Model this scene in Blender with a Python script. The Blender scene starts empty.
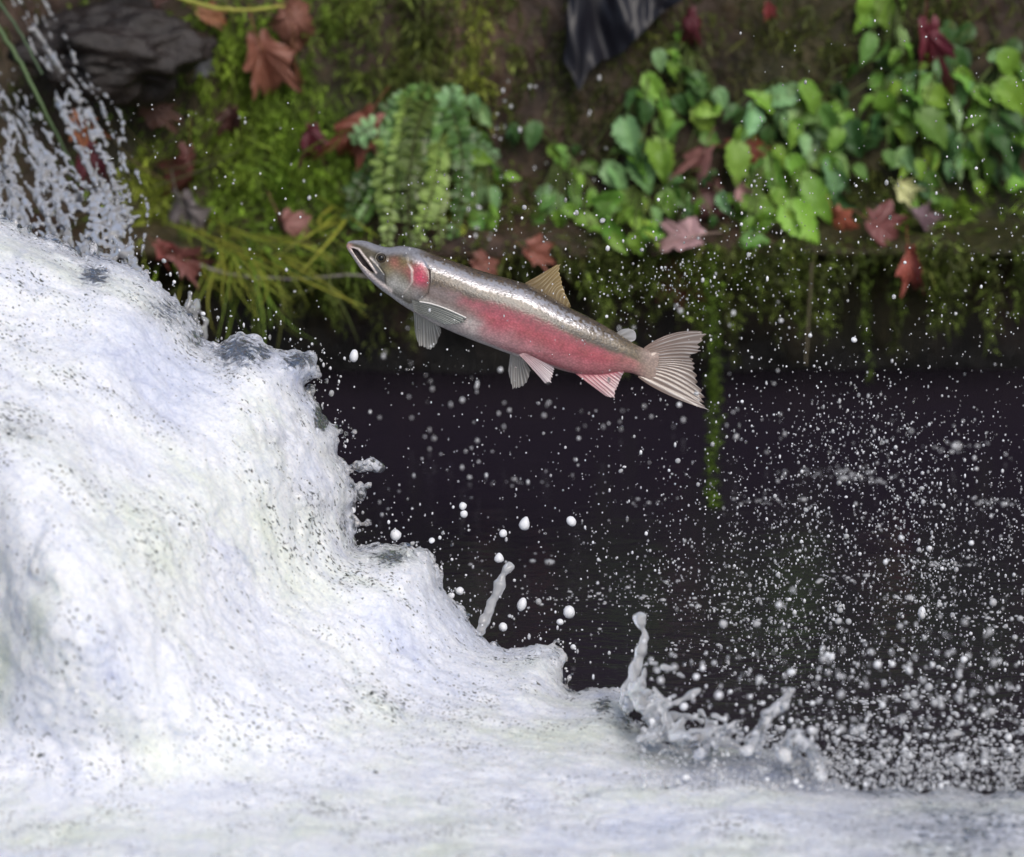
import bpy, math, random
import numpy as np
import openvdb
random.seed(7)
RNG = np.random.default_rng(11)
R = math.radians
scene = bpy.context.scene
COL = scene.collection

# ------------------------------------------------------------------ camera, sky, sun, exposure
PITCH, D, S = R(18.0), 7.0, 0.0016            # D = metres to the fish, S = metres per pixel at the fish
FWD = np.array([0, math.cos(PITCH), -math.sin(PITCH)])
UP = np.array([0, math.sin(PITCH), math.cos(PITCH)])
RIGHT = np.array([1.0, 0, 0])
CAM = np.array([0, -6.657, 2.509])
QPT = CAM + FWD * D
cam_d = bpy.data.cameras.new("camera")
cam = bpy.data.objects.new("camera", cam_d)
COL.objects.link(cam)
cam.location = CAM
cam.rotation_euler = (R(90) - PITCH, 0, 0)
cam_d.sensor_width = 36
cam_d.lens = 36 * D / (1024 * S)
cam_d.clip_start, cam_d.clip_end = 0.1, 500
cam_d.dof.use_dof = True
cam_d.dof.focus_distance = D
cam_d.dof.aperture_fstop = 2.4
scene.camera = cam

SUN_EL, SUN_AZ = R(47), R(158)                # azimuth measured from +Y clockwise
w = bpy.data.worlds.new("World")
scene.world = w
w.use_nodes = True
nt = w.node_tree
sky = nt.nodes.new("ShaderNodeTexSky")
sky.sky_type = 'NISHITA'
sky.sun_disc = False
sky.sun_elevation = SUN_EL
sky.sun_rotation = SUN_AZ
sky.air_density, sky.dust_density, sky.ozone_density = 1.0, 3.0, 1.0
nt.nodes["Background"].inputs[1].default_value = 0.12
nt.links.new(sky.outputs[0], nt.nodes["Background"].inputs[0])
sl = bpy.data.lights.new("sun", 'SUN')
sl.energy, sl.angle, sl.color = 1.7, R(28), (1, .96, .9)
sun = bpy.data.objects.new("sun", sl)
COL.objects.link(sun)
sd = np.array([math.sin(SUN_AZ) * math.cos(SUN_EL), math.cos(SUN_AZ) * math.cos(SUN_EL), math.sin(SUN_EL)])
from mathutils import Vector, Matrix
sun.rotation_euler = Vector(sd).to_track_quat('Z', 'Y').to_euler()
scene.view_settings.view_transform = 'Standard'
scene.view_settings.look = 'None'
scene.view_settings.exposure = 0.06
scene.view_settings.gamma = 1.0
scene.cycles.use_denoising = True
scene.cycles.max_bounces = 10
scene.cycles.transmission_bounces = 8
scene.cycles.caustics_reflective = False
scene.cycles.caustics_refractive = False

# ------------------------------------------------------------------ helpers
def P(px, py, d=D):
    """point at image position px, py and axis distance d"""
    px, py, d = np.asarray(px, float), np.asarray(py, float), np.asarray(d, float)
    k = d / D
    return (CAM + d[..., None] * FWD + ((px - 512) * S * k)[..., None] * RIGHT
            + ((428.5 - py) * S * k)[..., None] * UP)

def px_of(p):
    r = p - CAM
    d = r @ FWD
    return 512 + (r @ RIGHT) * D / d / S, 428.5 - (r @ UP) * D / d / S, d

def tag(o, label=None, cat=None, group=None, kind=None):
    if label: o["label"] = label
    if cat: o["category"] = cat
    if group: o["group"] = group
    if kind: o["kind"] = kind
    return o

def link(o, parent=None):
    COL.objects.link(o)
    if parent: o.parent = parent
    return o

def empty(name, loc, label, cat, group=None):
    o = bpy.data.objects.new(name, None)
    o.location = loc
    o.empty_display_size = .05
    link(o)
    return tag(o, label, cat, group)

def mesh(name, v, f, mat=None, smooth=True, cols=None, attrs=None):
    """v (n,3); f: (m,3) or (m,4) array; cols (n,3) colour attribute 'tint'"""
    v = np.ascontiguousarray(v, np.float32)
    f = np.ascontiguousarray(f, np.int32)
    k = f.shape[1]
    me = bpy.data.meshes.new(name)
    me.vertices.add(len(v)); me.vertices.foreach_set("co", v.ravel())
    me.loops.add(f.size); me.loops.foreach_set("vertex_index", f.ravel())
    me.polygons.add(len(f))
    me.polygons.foreach_set("loop_start", np.arange(len(f), dtype=np.int32) * k)
    me.polygons.foreach_set("use_smooth", np.full(len(f), smooth))
    me.update(calc_edges=True)
    if cols is not None:
        a = me.color_attributes.new("tint", 'FLOAT_COLOR', 'POINT')
        a.data.foreach_set("color", np.c_[np.clip(cols, 0, 1), np.ones(len(v))].astype(np.float32).ravel())
    for n, val in (attrs or {}).items():
        a = me.attributes.new(n, 'FLOAT', 'POINT')
        a.data.foreach_set("value", np.asarray(val, np.float32))
    if mat: me.materials.append(mat)
    return me

def obj(name, me, parent=None, loc=None):
    o = bpy.data.objects.new(name, me)
    link(o, parent)
    if loc is not None: o.location = loc
    return o

_LAT = np.random.default_rng(3).random((32, 32, 32)).astype(np.float32) * 2 - 1
def noise(p, sc=1.0, off=0.0):
    """smooth value noise in [-1, 1] at points p (n,3), lattice spacing 1/sc"""
    q = np.asarray(p, np.float32) * sc + np.float32(off * 7.31 + 100.37)
    i = np.floor(q).astype(np.int32); t = q - i
    t = t * t * (3 - 2 * t)
    a, b = i & 31, (i + 1) & 31
    L = _LAT
    x0, y0, z0, x1, y1, z1 = a[:, 0], a[:, 1], a[:, 2], b[:, 0], b[:, 1], b[:, 2]
    tx, ty, tz = t[:, 0], t[:, 1], t[:, 2]
    l = lambda u, v, k: u + (v - u) * k
    return l(l(l(L[x0, y0, z0], L[x1, y0, z0], tx), l(L[x0, y1, z0], L[x1, y1, z0], tx), ty),
             l(l(L[x0, y0, z1], L[x1, y0, z1], tx), l(L[x0, y1, z1], L[x1, y1, z1], tx), ty), tz)

def fbm(p, sc, oct=4, off=0):
    r, a = 0, 1.0
    for k in range(oct):
        r = r + a * noise(p, sc * 2 ** k, off + k * 1.7); a *= .5
    return r / 1.6

def smooth(a, b, x):
    t = np.clip((x - a) / (b - a), 0, 1)
    return t * t * (3 - 2 * t)

def ico(sub=1):
    import bmesh
    bm = bmesh.new()
    bmesh.ops.create_icosphere(bm, subdivisions=sub, radius=1)
    v = np.array([q.co[:] for q in bm.verts]); f = np.array([[q.index for q in g.verts] for g in bm.faces])
    bm.free()
    return v, f

# ------------------------------------------------------------------ materials
class N:
    def __init__(s, name):
        s.m = bpy.data.materials.new(name); s.m.use_nodes = True
        s.t = s.m.node_tree; s.b = s.t.nodes["Principled BSDF"]; s.out = s.t.nodes["Material Output"]
    def n(s, typ, **kw):
        x = s.t.nodes.new("ShaderNode" + typ)
        for k, v in kw.items(): setattr(x, k, v)
        return x
    def l(s, a, b): s.t.links.new(a, b)
    def set(s, **kw):
        for k, v in kw.items():
            s.b.inputs[k.replace("_", " ")].default_value = v
        return s
    def coords(s, scale=(1, 1, 1), rot=(0, 0, 0)):
        g = s.n("TexCoord"); mp = s.n("Mapping")
        mp.inputs["Scale"].default_value = scale; mp.inputs["Rotation"].default_value = rot
        s.l(g.outputs["Object"], mp.inputs["Vector"])
        return mp.outputs[0]
    def noise(s, scale, detail=4, vec=None, rough=.55, dist=0):
        x = s.n("TexNoise"); x.inputs["Scale"].default_value = scale
        x.inputs["Detail"].default_value = detail; x.inputs["Roughness"].default_value = rough
        x.inputs["Distortion"].default_value = dist
        s.l(vec if vec is not None else s.coords(), x.inputs["Vector"])
        return x.outputs["Fac"]
    def ramp(s, fac, stops):
        x = s.n("ValToRGB"); e = x.color_ramp.elements
        while len(e) < len(stops): e.new(.5)
        for q, (p, c) in zip(e, stops):
            q.position = p; q.color = (*(c if not isinstance(c, (int, float)) else (c, c, c)), 1)
        s.l(fac, x.inputs[0]); return x.outputs[0]
    def mix(s, a, b, fac, blend='MIX'):
        x = s.n("MixRGB", blend_type=blend)
        for i, v in ((1, a), (2, b), (0, fac)):
            if hasattr(v, "links"): s.l(v, x.inputs[i])
            else: x.inputs[i].default_value = v if i == 0 else (*v, 1)
        return x.outputs[0]
    def math(s, op, a, b=0.0, c=0.0):
        x = s.n("Math", operation=op)
        for i, v in enumerate((a, b, c)):
            if hasattr(v, "links"): s.l(v, x.inputs[i])
            else: x.inputs[i].default_value = v
        return x.outputs[0]
    def attr(s, name, what="Color"):
        x = s.n("Attribute"); x.attribute_name = name
        return x.outputs[what]
    def bump(s, h, strength=.5, dist=.01):
        x = s.n("Bump"); x.inputs["Strength"].default_value = strength; x.inputs["Distance"].default_value = dist
        s.l(h, x.inputs["Height"]); s.l(x.outputs[0], s.b.inputs["Normal"]); return x.outputs[0]
    def color(s, c): s.l(c, s.b.inputs["Base Color"]); return s

def mat_foam():
    """white aerated water, turning to clear water where the attribute 'clear' says so"""
    m = N("white_water")
    fl = m.coords((1, 1, 1), (0, R(-52), 0))
    def stretched(a):
        st = m.n("Mapping"); st.inputs["Scale"].default_value = (a, 1, 1); m.l(fl, st.inputs["Vector"]); return st.outputs[0]
    v = stretched(.38)
    big = m.noise(6, 4, v, .6); mid = m.noise(30, 7, stretched(.75), .70, 1.5); wisp = m.noise(13, 8, stretched(.5), .72, 1.2)
    c = m.ramp(big, [(.30, (.70, .735, .85)), (.5, (.86, .875, .91)), (.68, (.80, .84, .75))])
    c = m.mix(c, m.ramp(mid, [(.30, (.76, .80, .92)), (.46, (1, 1, 1))]), .4, 'MULTIPLY')
    c = m.mix(c, m.ramp(wisp, [(.32, (.50, .54, .72)), (.44, (1, 1, 1))]), .40, 'MULTIPLY')
    grain = m.noise(240, 4, stretched(.6), .7)
    c = m.mix(c, m.ramp(grain, [(.34, (.60, .64, .74)), (.54, (1, 1, 1))]), .6, 'MULTIPLY')
    # clearer water showing between the froth: soft blue grey veils with crisp torn edges
    veil = m.noise(19, 9, stretched(.55), .78, 1.8)
    c = m.mix(c, (.36, .41, .55), m.math('MULTIPLY', m.ramp(veil, [(.595, 0), (.64, 1), (.70, .25)]), .38))
    cell = m.n("TexVoronoi", feature='DISTANCE_TO_EDGE'); cell.inputs["Scale"].default_value = 85
    m.l(stretched(.7), cell.inputs["Vector"])
    cm = m.math('MULTIPLY', m.ramp(cell.outputs["Distance"], [(.0, 1), (.09, 0)]), m.ramp(m.noise(8, 5, None, .7), [(.50, 0), (.66, 1)]))
    c = m.mix(c, (.42, .46, .58), m.math('MULTIPLY', cm, .28))
    # dark flecks: gaps in the froth, drawn out along the flow, in clusters
    fk = m.noise(250, 2, stretched(.42), .5)
    cl = m.noise(13, 5, stretched(.30), .74)
    thr = m.math('SUBTRACT', 1.0, m.math('MULTIPLY', cl, .69))
    clp = m.n("Clamp"); m.l(m.math('MULTIPLY', m.math('SUBTRACT', fk, thr), 26.0), clp.inputs[0]); fleck = clp.outputs[0]
    c = m.mix(c, (.05, .055, .045), fleck)
    # thin clear water along the torn rim: dark mottles between white threads
    clr = m.attr("clear", "Fac")
    mot = m.ramp(m.noise(58, 6, None, .72, 1.6), [(.44, 0), (.50, 1), (.60, .35), (.66, 1)])
    c = m.mix(c, (.12, .13, .16), m.math('MULTIPLY', mot, m.math('MINIMUM', m.math('MULTIPLY', clr, 1.15), .85)))
    m.color(c)
    m.set(Roughness=.30, IOR=1.33, Subsurface_Weight=.92, Subsurface_Scale=.045)
    m.b.inputs["Subsurface Radius"].default_value = (.9, 1.0, 1.1)
    fine = m.noise(150, 5, stretched(.8), .7, .8)
    hgt = m.math('ADD', m.math('MULTIPLY', mid, .8), m.math('MULTIPLY', fine, .4))
    hgt = m.math('SUBTRACT', hgt, m.math('MULTIPLY', fleck, .3))
    m.bump(hgt, .34, .010)
    # clear water: wobbling glassy skin
    gb = m.n("Bump"); gb.inputs["Strength"].default_value = .9; gb.inputs["Distance"].default_value = .012
    m.l(m.noise(75, 3, stretched(.8), .5, 1.0), gb.inputs["Height"])
    g = m.n("BsdfGlass"); g.inputs["IOR"].default_value = 1.33; g.inputs["Roughness"].default_value = .03
    g.inputs["Color"].default_value = (.90, .93, .96, 1)
    m.l(gb.outputs[0], g.inputs["Normal"])
    cn = m.noise(62, 4, None, .6, .8)
    k = m.math('MULTIPLY', m.math('SUBTRACT', m.math('ADD', clr, m.math('MULTIPLY', m.math('SUBTRACT', cn, .5), 2.0)), .50), 4.0)
    kc = m.n("Clamp"); m.l(k, kc.inputs[0])
    kk = m.math('MULTIPLY', kc.outputs[0], m.math('MINIMUM', m.math('MULTIPLY', clr, 6.0), .92))
    ms = m.n("MixShader"); m.l(kk, ms.inputs[0]); m.l(m.b.outputs[0], ms.inputs[1]); m.l(g.outputs[0], ms.inputs[2])
    m.l(ms.outputs[0], m.out.inputs[0])
    return m.m

def mat_drop(name="droplet_water", tr=.55, spread=0.0):
    m = N(name).set(Base_Color=(.92, .94, .98, 1), Roughness=.06, IOR=1.33, Transmission_Weight=tr)
    if spread:                                                        # each drop as clear or as frothy as it happens to be
        g = m.n("NewGeometry"); m.l(m.math('MULTIPLY_ADD', g.outputs["Random Per Island"], spread, tr - spread / 2), m.b.inputs["Transmission Weight"])
    return m.m

def mat_pool():
    m = N("dark_pool_water").set(Base_Color=(.020, .0155, .024, 1), Roughness=.12, IOR=1.33)
    v = m.coords((1, 2.2, 1))
    h = m.math('ADD', m.math('MULTIPLY', m.noise(7, 4, v), 1.0), m.math('MULTIPLY', m.noise(30, 3, v), .3))
    m.bump(h, .16, .02)
    return m.m

def mat_rock():
    m = N("wet_dark_rock").set(Roughness=.38, Specular_IOR_Level=.4)
    v = m.coords((1, 1, .55))
    a = m.noise(5, 6, v, .65); b = m.noise(38, 6, v, .7); c = m.noise(2.2, 3, v)
    col = m.ramp(a, [(.30, (.014, .010, .010)), (.5, (.052, .033, .025)), (.68, (.11, .07, .048))])
    mossy = m.ramp(c, [(.45, (0, 0, 0)), (.62, (1, 1, 1))])
    col = m.mix(col, (.040, .050, .010), m.math('MULTIPLY', mossy, .6))
    col = m.mix(col, m.ramp(b, [(.3, (.35, .35, .35)), (.7, (1.5, 1.4, 1.3))]), 1.0, 'MULTIPLY')
    geo = m.n("NewGeometry"); sx = m.n("SeparateXYZ"); m.l(geo.outputs["Position"], sx.inputs[0])
    hz = m.math('ADD', sx.outputs["Z"], m.math('MULTIPLY', m.math('SUBTRACT', m.noise(9, 5, m.coords((1, 1, .25)), .6), .5), .34))
    col = m.mix(col, (.010, .009, .009), m.ramp(hz, [(.02, 1), (.16, 0)]))       # painted darker along the water line to soften its edge
    m.color(col)
    m.bump(m.math('ADD', a, m.math('MULTIPLY', b, .5)), .9, .03)
    return m.m

def mat_tint(name, rough=.5, spec=.4, nz=0, trans=0, var=.3, coat=0):
    """colour from the object's own 'tint' attribute, broken up with noise"""
    m = N(name).set(Roughness=rough, Specular_IOR_Level=spec, Coat_Weight=coat)
    c = m.attr("tint")
    if nz:
        b = m.noise(nz, 4)
        c = m.mix(c, m.ramp(b, [(.3, (1 - var,) * 3), (.7, (1 + var,) * 3)]), 1.0, 'MULTIPLY')
        m.bump(b, .3, .004)
    m.color(c)
    if trans:
        t = m.n("BsdfTranslucent"); m.l(c, t.inputs[0])
        ms = m.n("MixShader"); ms.inputs[0].default_value = trans
        m.l(m.b.outputs[0], ms.inputs[1]); m.l(t.outputs[0], ms.inputs[2]); m.l(ms.outputs[0], m.out.inputs[0])
    return m.m

def mat_obj(name, rough=.5, spec=.4, nz=60, var=.3, trans=0, bumpd=.004):
    """colour from the object's viewport colour: copies share mesh data but keep their own hue"""
    m = N(name).set(Roughness=rough, Specular_IOR_Level=spec)
    oi = m.n("ObjectInfo"); c = oi.outputs["Color"]
    b = m.noise(nz, 5, None, .65)
    c = m.mix(c, m.ramp(b, [(.3, (1 - var,) * 3), (.7, (1 + var,) * 3)]), 1.0, 'MULTIPLY')
    c = m.mix(c, m.attr("tint"), 1.0, 'MULTIPLY')
    m.color(c); m.bump(b, .35, bumpd)
    if trans:
        t = m.n("BsdfTranslucent"); m.l(c, t.inputs[0])
        ms = m.n("MixShader"); ms.inputs[0].default_value = trans
        m.l(m.b.outputs[0], ms.inputs[1]); m.l(t.outputs[0], ms.inputs[2]); m.l(ms.outputs[0], m.out.inputs[0])
    return m.m

M_FOAM, M_DROP, M_POOL, M_ROCK = mat_foam(), mat_drop(), mat_pool(), mat_rock()
M_WHITE_DROP = mat_drop("frothy_droplet", .15)
M_SPRAY = mat_drop("spray_droplet", .50, .90)
M_THIN = mat_drop("thin_splash_water", .62)
M_MOSS = mat_tint("moss", .6, .3, 0, .25)
M_LEAF = mat_obj("green_leaf", .40, .45, 50, .30, .22, .002)
M_DEAD = mat_obj("dead_leaf", .35, .5, 60, .35, .08, .006)
M_STEM = mat_obj("plant_stem", .5, .4, 60, .2)

# ------------------------------------------------------------------ the bank: one sheet with a ledge and an undercut
PROF = np.array([(1.46, -.35), (1.42, 0), (1.42, .17), (1.33, .235), (1.22, .275), (1.205, .30), (1.225, .318),
                 (1.37, .325), (1.40, .38), (1.50, .9), (1.66, 1.4), (2.1, 2.0), (3.6, 2.6), (8, 3.0), (60, 3.4)])
def bank_disp(p):
    return .022 * fbm(p, 4.0, 4, 5) + .010 * noise(p, 22, 9) + .03 * noise(p * np.array([1, .2, .2]), 1.6, 2)

def build_bank():
    pts, nor = [], []
    for (y0, z0), (y1, z1) in zip(PROF[:-1], PROF[1:]):
        L = math.hypot(y1 - y0, z1 - z0)
        k = max(2, int(min(L, 1.5) / .014))
        nn = np.array([0, -(z1 - z0), (y1 - y0)]) / L
        for i in range(k):
            t = i / k
            pts.append((y0 + (y1 - y0) * t, z0 + (z1 - z0) * t)); nor.append(nn)
    pts, nor = np.array(pts), np.array(nor)
    ker = np.ones(5) / 5
    pad = np.pad(nor, ((2, 2), (0, 0)), 'edge')
    nor = np.stack([np.convolve(pad[:, i], ker, 'valid') for i in range(3)], 1)
    nor /= np.linalg.norm(nor, axis=1, keepdims=True)
    xs = np.concatenate([np.linspace(-12, -2.2, 24), np.linspace(-2.1, 2.1, 300), np.linspace(2.2, 12, 24)])
    n, k = len(xs), len(pts)
    v = np.zeros((n, k, 3)); v[:, :, 0] = xs[:, None]; v[:, :, 1:] = pts[None]
    v = v.reshape(-1, 3)
    v += np.tile(nor, (n, 1)) * bank_disp(v)[:, None]
    i = np.arange(n - 1)[:, None] * k + np.arange(k - 1)[None]
    f = np.stack([i, i + k, i + k + 1, i + 1], -1).reshape(-1, 4)
    o = obj("rock_bank", mesh("rock_bank", v, f, M_ROCK))
    tag(o, "dark wet mossy rock bank with a ledge above the pool", "bank", kind="structure")
build_bank()

def wall(px, py, out=0.0):
    """where the sight line of an image position meets the bank (nearest hit), and the bank's normal there"""
    px, py = np.atleast_1d(np.asarray(px, float)), np.atleast_1d(np.asarray(py, float))
    r = P(px, py, np.full(px.shape, D)) - CAM
    best = np.full(px.shape, 1e9); nn = np.zeros(px.shape + (3,))
    for (y0, z0), (y1, z1) in zip(PROF[:-1], PROF[1:]):
        ey, ez = y1 - y0, z1 - z0
        den = r[:, 1] * ez - r[:, 2] * ey
        den = np.where(abs(den) < 1e-9, 1e-9, den)
        t = ((y0 - CAM[1]) * ez - (z0 - CAM[2]) * ey) / den
        hy, hz = CAM[1] + r[:, 1] * t, CAM[2] + r[:, 2] * t
        u = ((hy - y0) * ey + (hz - z0) * ez) / (ey * ey + ez * ez)
        ok = (u >= -.001) & (u <= 1.001) & (t > 0) & (t < best)
        best = np.where(ok, t, best)
        L = math.hypot(ey, ez)
        nn[ok] = (0, -ez / L, ey / L)
    p = CAM + r * best[:, None]
    return p + nn * (bank_disp(p) + out)[:, None], nn

# the pool
def build_pool():
    x = np.array([-40, 40.]); v = np.array([[-40, -40, 0], [40, -40, 0], [40, 1.70, 0], [-40, 1.70, 0]])
    o = obj("pool_water", mesh("pool_water", v, np.array([[0, 1, 2, 3]]), M_POOL))
    tag(o, "dark still pool water below the undercut bank", "water", kind="structure")
build_pool()

# ------------------------------------------------------------------ white water
SIL = [(-220, 190), (-60, 205), (0, 214), (30, 232), (60, 243), (85, 256), (112, 258), (132, 263), (150, 272), (168, 287),
       (184, 300), (196, 318), (207, 338), (218, 341), (228, 331), (240, 327), (254, 330), (266, 336), (276, 344), (290, 346), (306, 345), (316, 352),
       (321, 365), (325, 376), (321, 382), (313, 380), (307, 385), (312, 395), (324, 408), (332, 420),
       (339, 428), (343, 440), (340, 452), (346, 463), (352, 476), (357, 500), (352, 512), (355, 530), (356, 545), (372, 546), (392, 543), (412, 544),
       (432, 553), (441, 566), (443, 582), (450, 593), (459, 603), (468, 614), (476, 628), (492, 641), (508, 646), (524, 641),
       (540, 637), (556, 640), (570, 650), (574, 660), (567, 670), (566, 684), (571, 691), (586, 687), (604, 684), (628, 686), (634, 696), (633, 712), (640, 724),
       (656, 735), (674, 742), (700, 748), (730, 745), (762, 742), (790, 752), (812, 768), (832, 774), (850, 778), (872, 784), (896, 776), (925, 786), (950, 779), (985, 788), (1010, 780), (1060, 790), (1120, 784), (1180, 794), (1180, 960), (-220, 960)]
FINGERS = [((345, 470), (372, 464), 5, 6, 0), ((372, 464), (380, 468), 6, 6, 0), ((356, 490), (358, 492), 9, 9, .01),
           ((339, 430), (347, 428), 4, 4.5, 0), ((314, 374), (318, 378), 8, 8, .01), ((296, 352), (316, 360), 6, 6, .0), ((538, 640), (545, 628), 6, 8, .01),
           ((516, 646), (516, 637), 4, 5, .0), ((566, 664), (567, 657), 8, 8, 0), ((568, 686), (560, 672), 5, 6, 0), ((505, 648), (508, 639), 4, 3, .01), ((452, 594), (457, 588), 3, 4, .0),
           ((470, 618), (477, 610), 3, 3.5, 0), ((262, 340), (268, 332), 6, 7, 0), ((240, 333), (243, 327), 6, 6, .01), ((618, 690), (631, 688), 6, 6, .0),
           ((700, 752), (716, 735), 5, 2.5, .55), ((716, 735), (735, 722), 3, 2, .55), ((745, 750), (763, 722), 6, 4, .6), ((763, 722), (778, 702), 4, 3, .6),
           ((764, 712), (780, 708), 4, 3.5, .6), ((785, 755), (796, 733), 6, 4, .62), ((796, 733), (812, 748), 4, 4, .62),
           ((812, 748), (822, 775), 4, 6, .62), ((660, 738), (668, 722), 4, 2, .5), ((680, 745), (700, 733), 5, 4, .5)]
CLEAR = [(322, 416, 9, 17, 1.3), (236, 350, 30, 20, .95), (262, 352, 16, 12, .8), (300, 360, 22, 12, .9), (95, 275, 17, 14, .9), (170, 310, 26, 18, .7), (200, 335, 18, 18, .7), (392, 556, 26, 10, .85), (552, 655, 18, 10, .5),
         (603, 706, 13, 9, .85), (628, 718, 10, 18, .7), (300, 418, 10, 8, .55), (310, 500, 22, 26, .35), (280, 440, 40, 14, .30), (180, 320, 24, 16, .55), (345, 520, 6, 24, .6),
         (345, 445, 5, 9, .7), (720, 760, 70, 14, .35), (800, 770, 30, 20, .5), (890, 775, 60, 30, .72), (1010, 780, 80, 30, .78), (960, 830, 140, 50, .6), (20, 430, 30, 20, .35), (215, 320, 30, 18, .5)]

def sprout():
    """small beads and fingers of water breaking off all along the rim"""
    rng = np.random.default_rng(77); out = []
    pts = np.array(SIL[2:-3], float)
    for _ in range(120):
        i = rng.integers(0, len(pts) - 1); t = rng.random()
        p = pts[i] + (pts[i + 1] - pts[i]) * t; e = pts[i + 1] - pts[i]; nrm = np.array([e[1], -e[0]]) / (np.hypot(*e) + 1e-6)
        L = rng.gamma(1.6, 3.2) + 1; d = nrm + rng.normal(0, .5, 2); q = p + d * L; r = rng.uniform(1.1, 3.0)
        wo = float(rim_depth(p[1])) - .02 + rng.normal(0, .01)
        out.append((tuple(p - nrm * 3), tuple(q), r * 1.3, r * rng.uniform(.5, .9), wo))
        out.append((tuple(q), tuple(q + d * .5), r, r * 1.05, wo))
    return out

def poly_sdf(poly, x0, x1, y0, y1, st):
    gx, gy = np.meshgrid(np.arange(x0, x1, st), np.arange(y0, y1, st), indexing='ij')
    p = np.array(poly, float); d = np.full(gx.shape, 1e9); ins = np.zeros(gx.shape, bool)
    for (ax, ay), (bx, by) in zip(p, np.roll(p, -1, 0)):
        ex, ey = bx - ax, by - ay
        t = np.clip(((gx - ax) * ex + (gy - ay) * ey) / (ex * ex + ey * ey + 1e-9), 0, 1)
        d = np.minimum(d, np.hypot(gx - ax - t * ex, gy - ay - t * ey))
        c = (ay > gy) != (by > gy)
        with np.errstate(divide='ignore', invalid='ignore'):
            ins ^= c & (gx < ex * (gy - ay) / (by - ay + (by == ay) * 1e-9) + ax)
    return np.where(ins, -d, d)

def lookup(img, x, y, x0, y0, st):
    fx = np.clip((x - x0) / st, 0, img.shape[0] - 1.001); fy = np.clip((y - y0) / st, 0, img.shape[1] - 1.001)
    i, j = fx.astype(int), fy.astype(int); fx, fy = fx - i, fy - j
    return (img[i, j] * (1 - fx) * (1 - fy) + img[i + 1, j] * fx * (1 - fy) + img[i, j + 1] * (1 - fx) * fy + img[i + 1, j + 1] * fx * fy)

def quads_from(arr, vox, org):
    g = openvdb.FloatGrid(1.0)
    g.copyFromArray(np.ascontiguousarray(arr, np.float32))
    pts, q = g.convertToQuads()[:2]
    return np.asarray(pts, float) * vox + org, np.asarray(q, np.int64)[:, ::-1]

def vnormals(v, f):
    n = np.zeros_like(v)
    fn = np.cross(v[f[:, 2]] - v[f[:, 0]], v[f[:, 3]] - v[f[:, 1]])
    for k in range(4): np.add.at(n, f[:, k], fn)
    return n / (np.linalg.norm(n, axis=1, keepdims=True) + 1e-12)

def uvw_world(u, v, ww):
    return QPT + u[..., None] * RIGHT + v[..., None] * UP - ww[..., None] * FWD

FLOW = (RIGHT * .62 - UP * .72 - FWD * .3); FLOW = FLOW / np.linalg.norm(FLOW)
def flow_noise(p, sc, stretch, off):
    a = p @ FLOW
    q = p - FLOW * (a * (1 - 1 / stretch))[:, None]
    return noise(q, sc, off)

def rim_depth(py):
    """how far toward the camera the rim of the white water lies: where it meets the pool it follows the water line"""
    pool = D - CAM[2] / (math.sin(PITCH) + (py - 428.5) * S / D * math.cos(PITCH))
    return .03 + np.log1p(np.exp((pool + .0) / .03)) * .03

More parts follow.
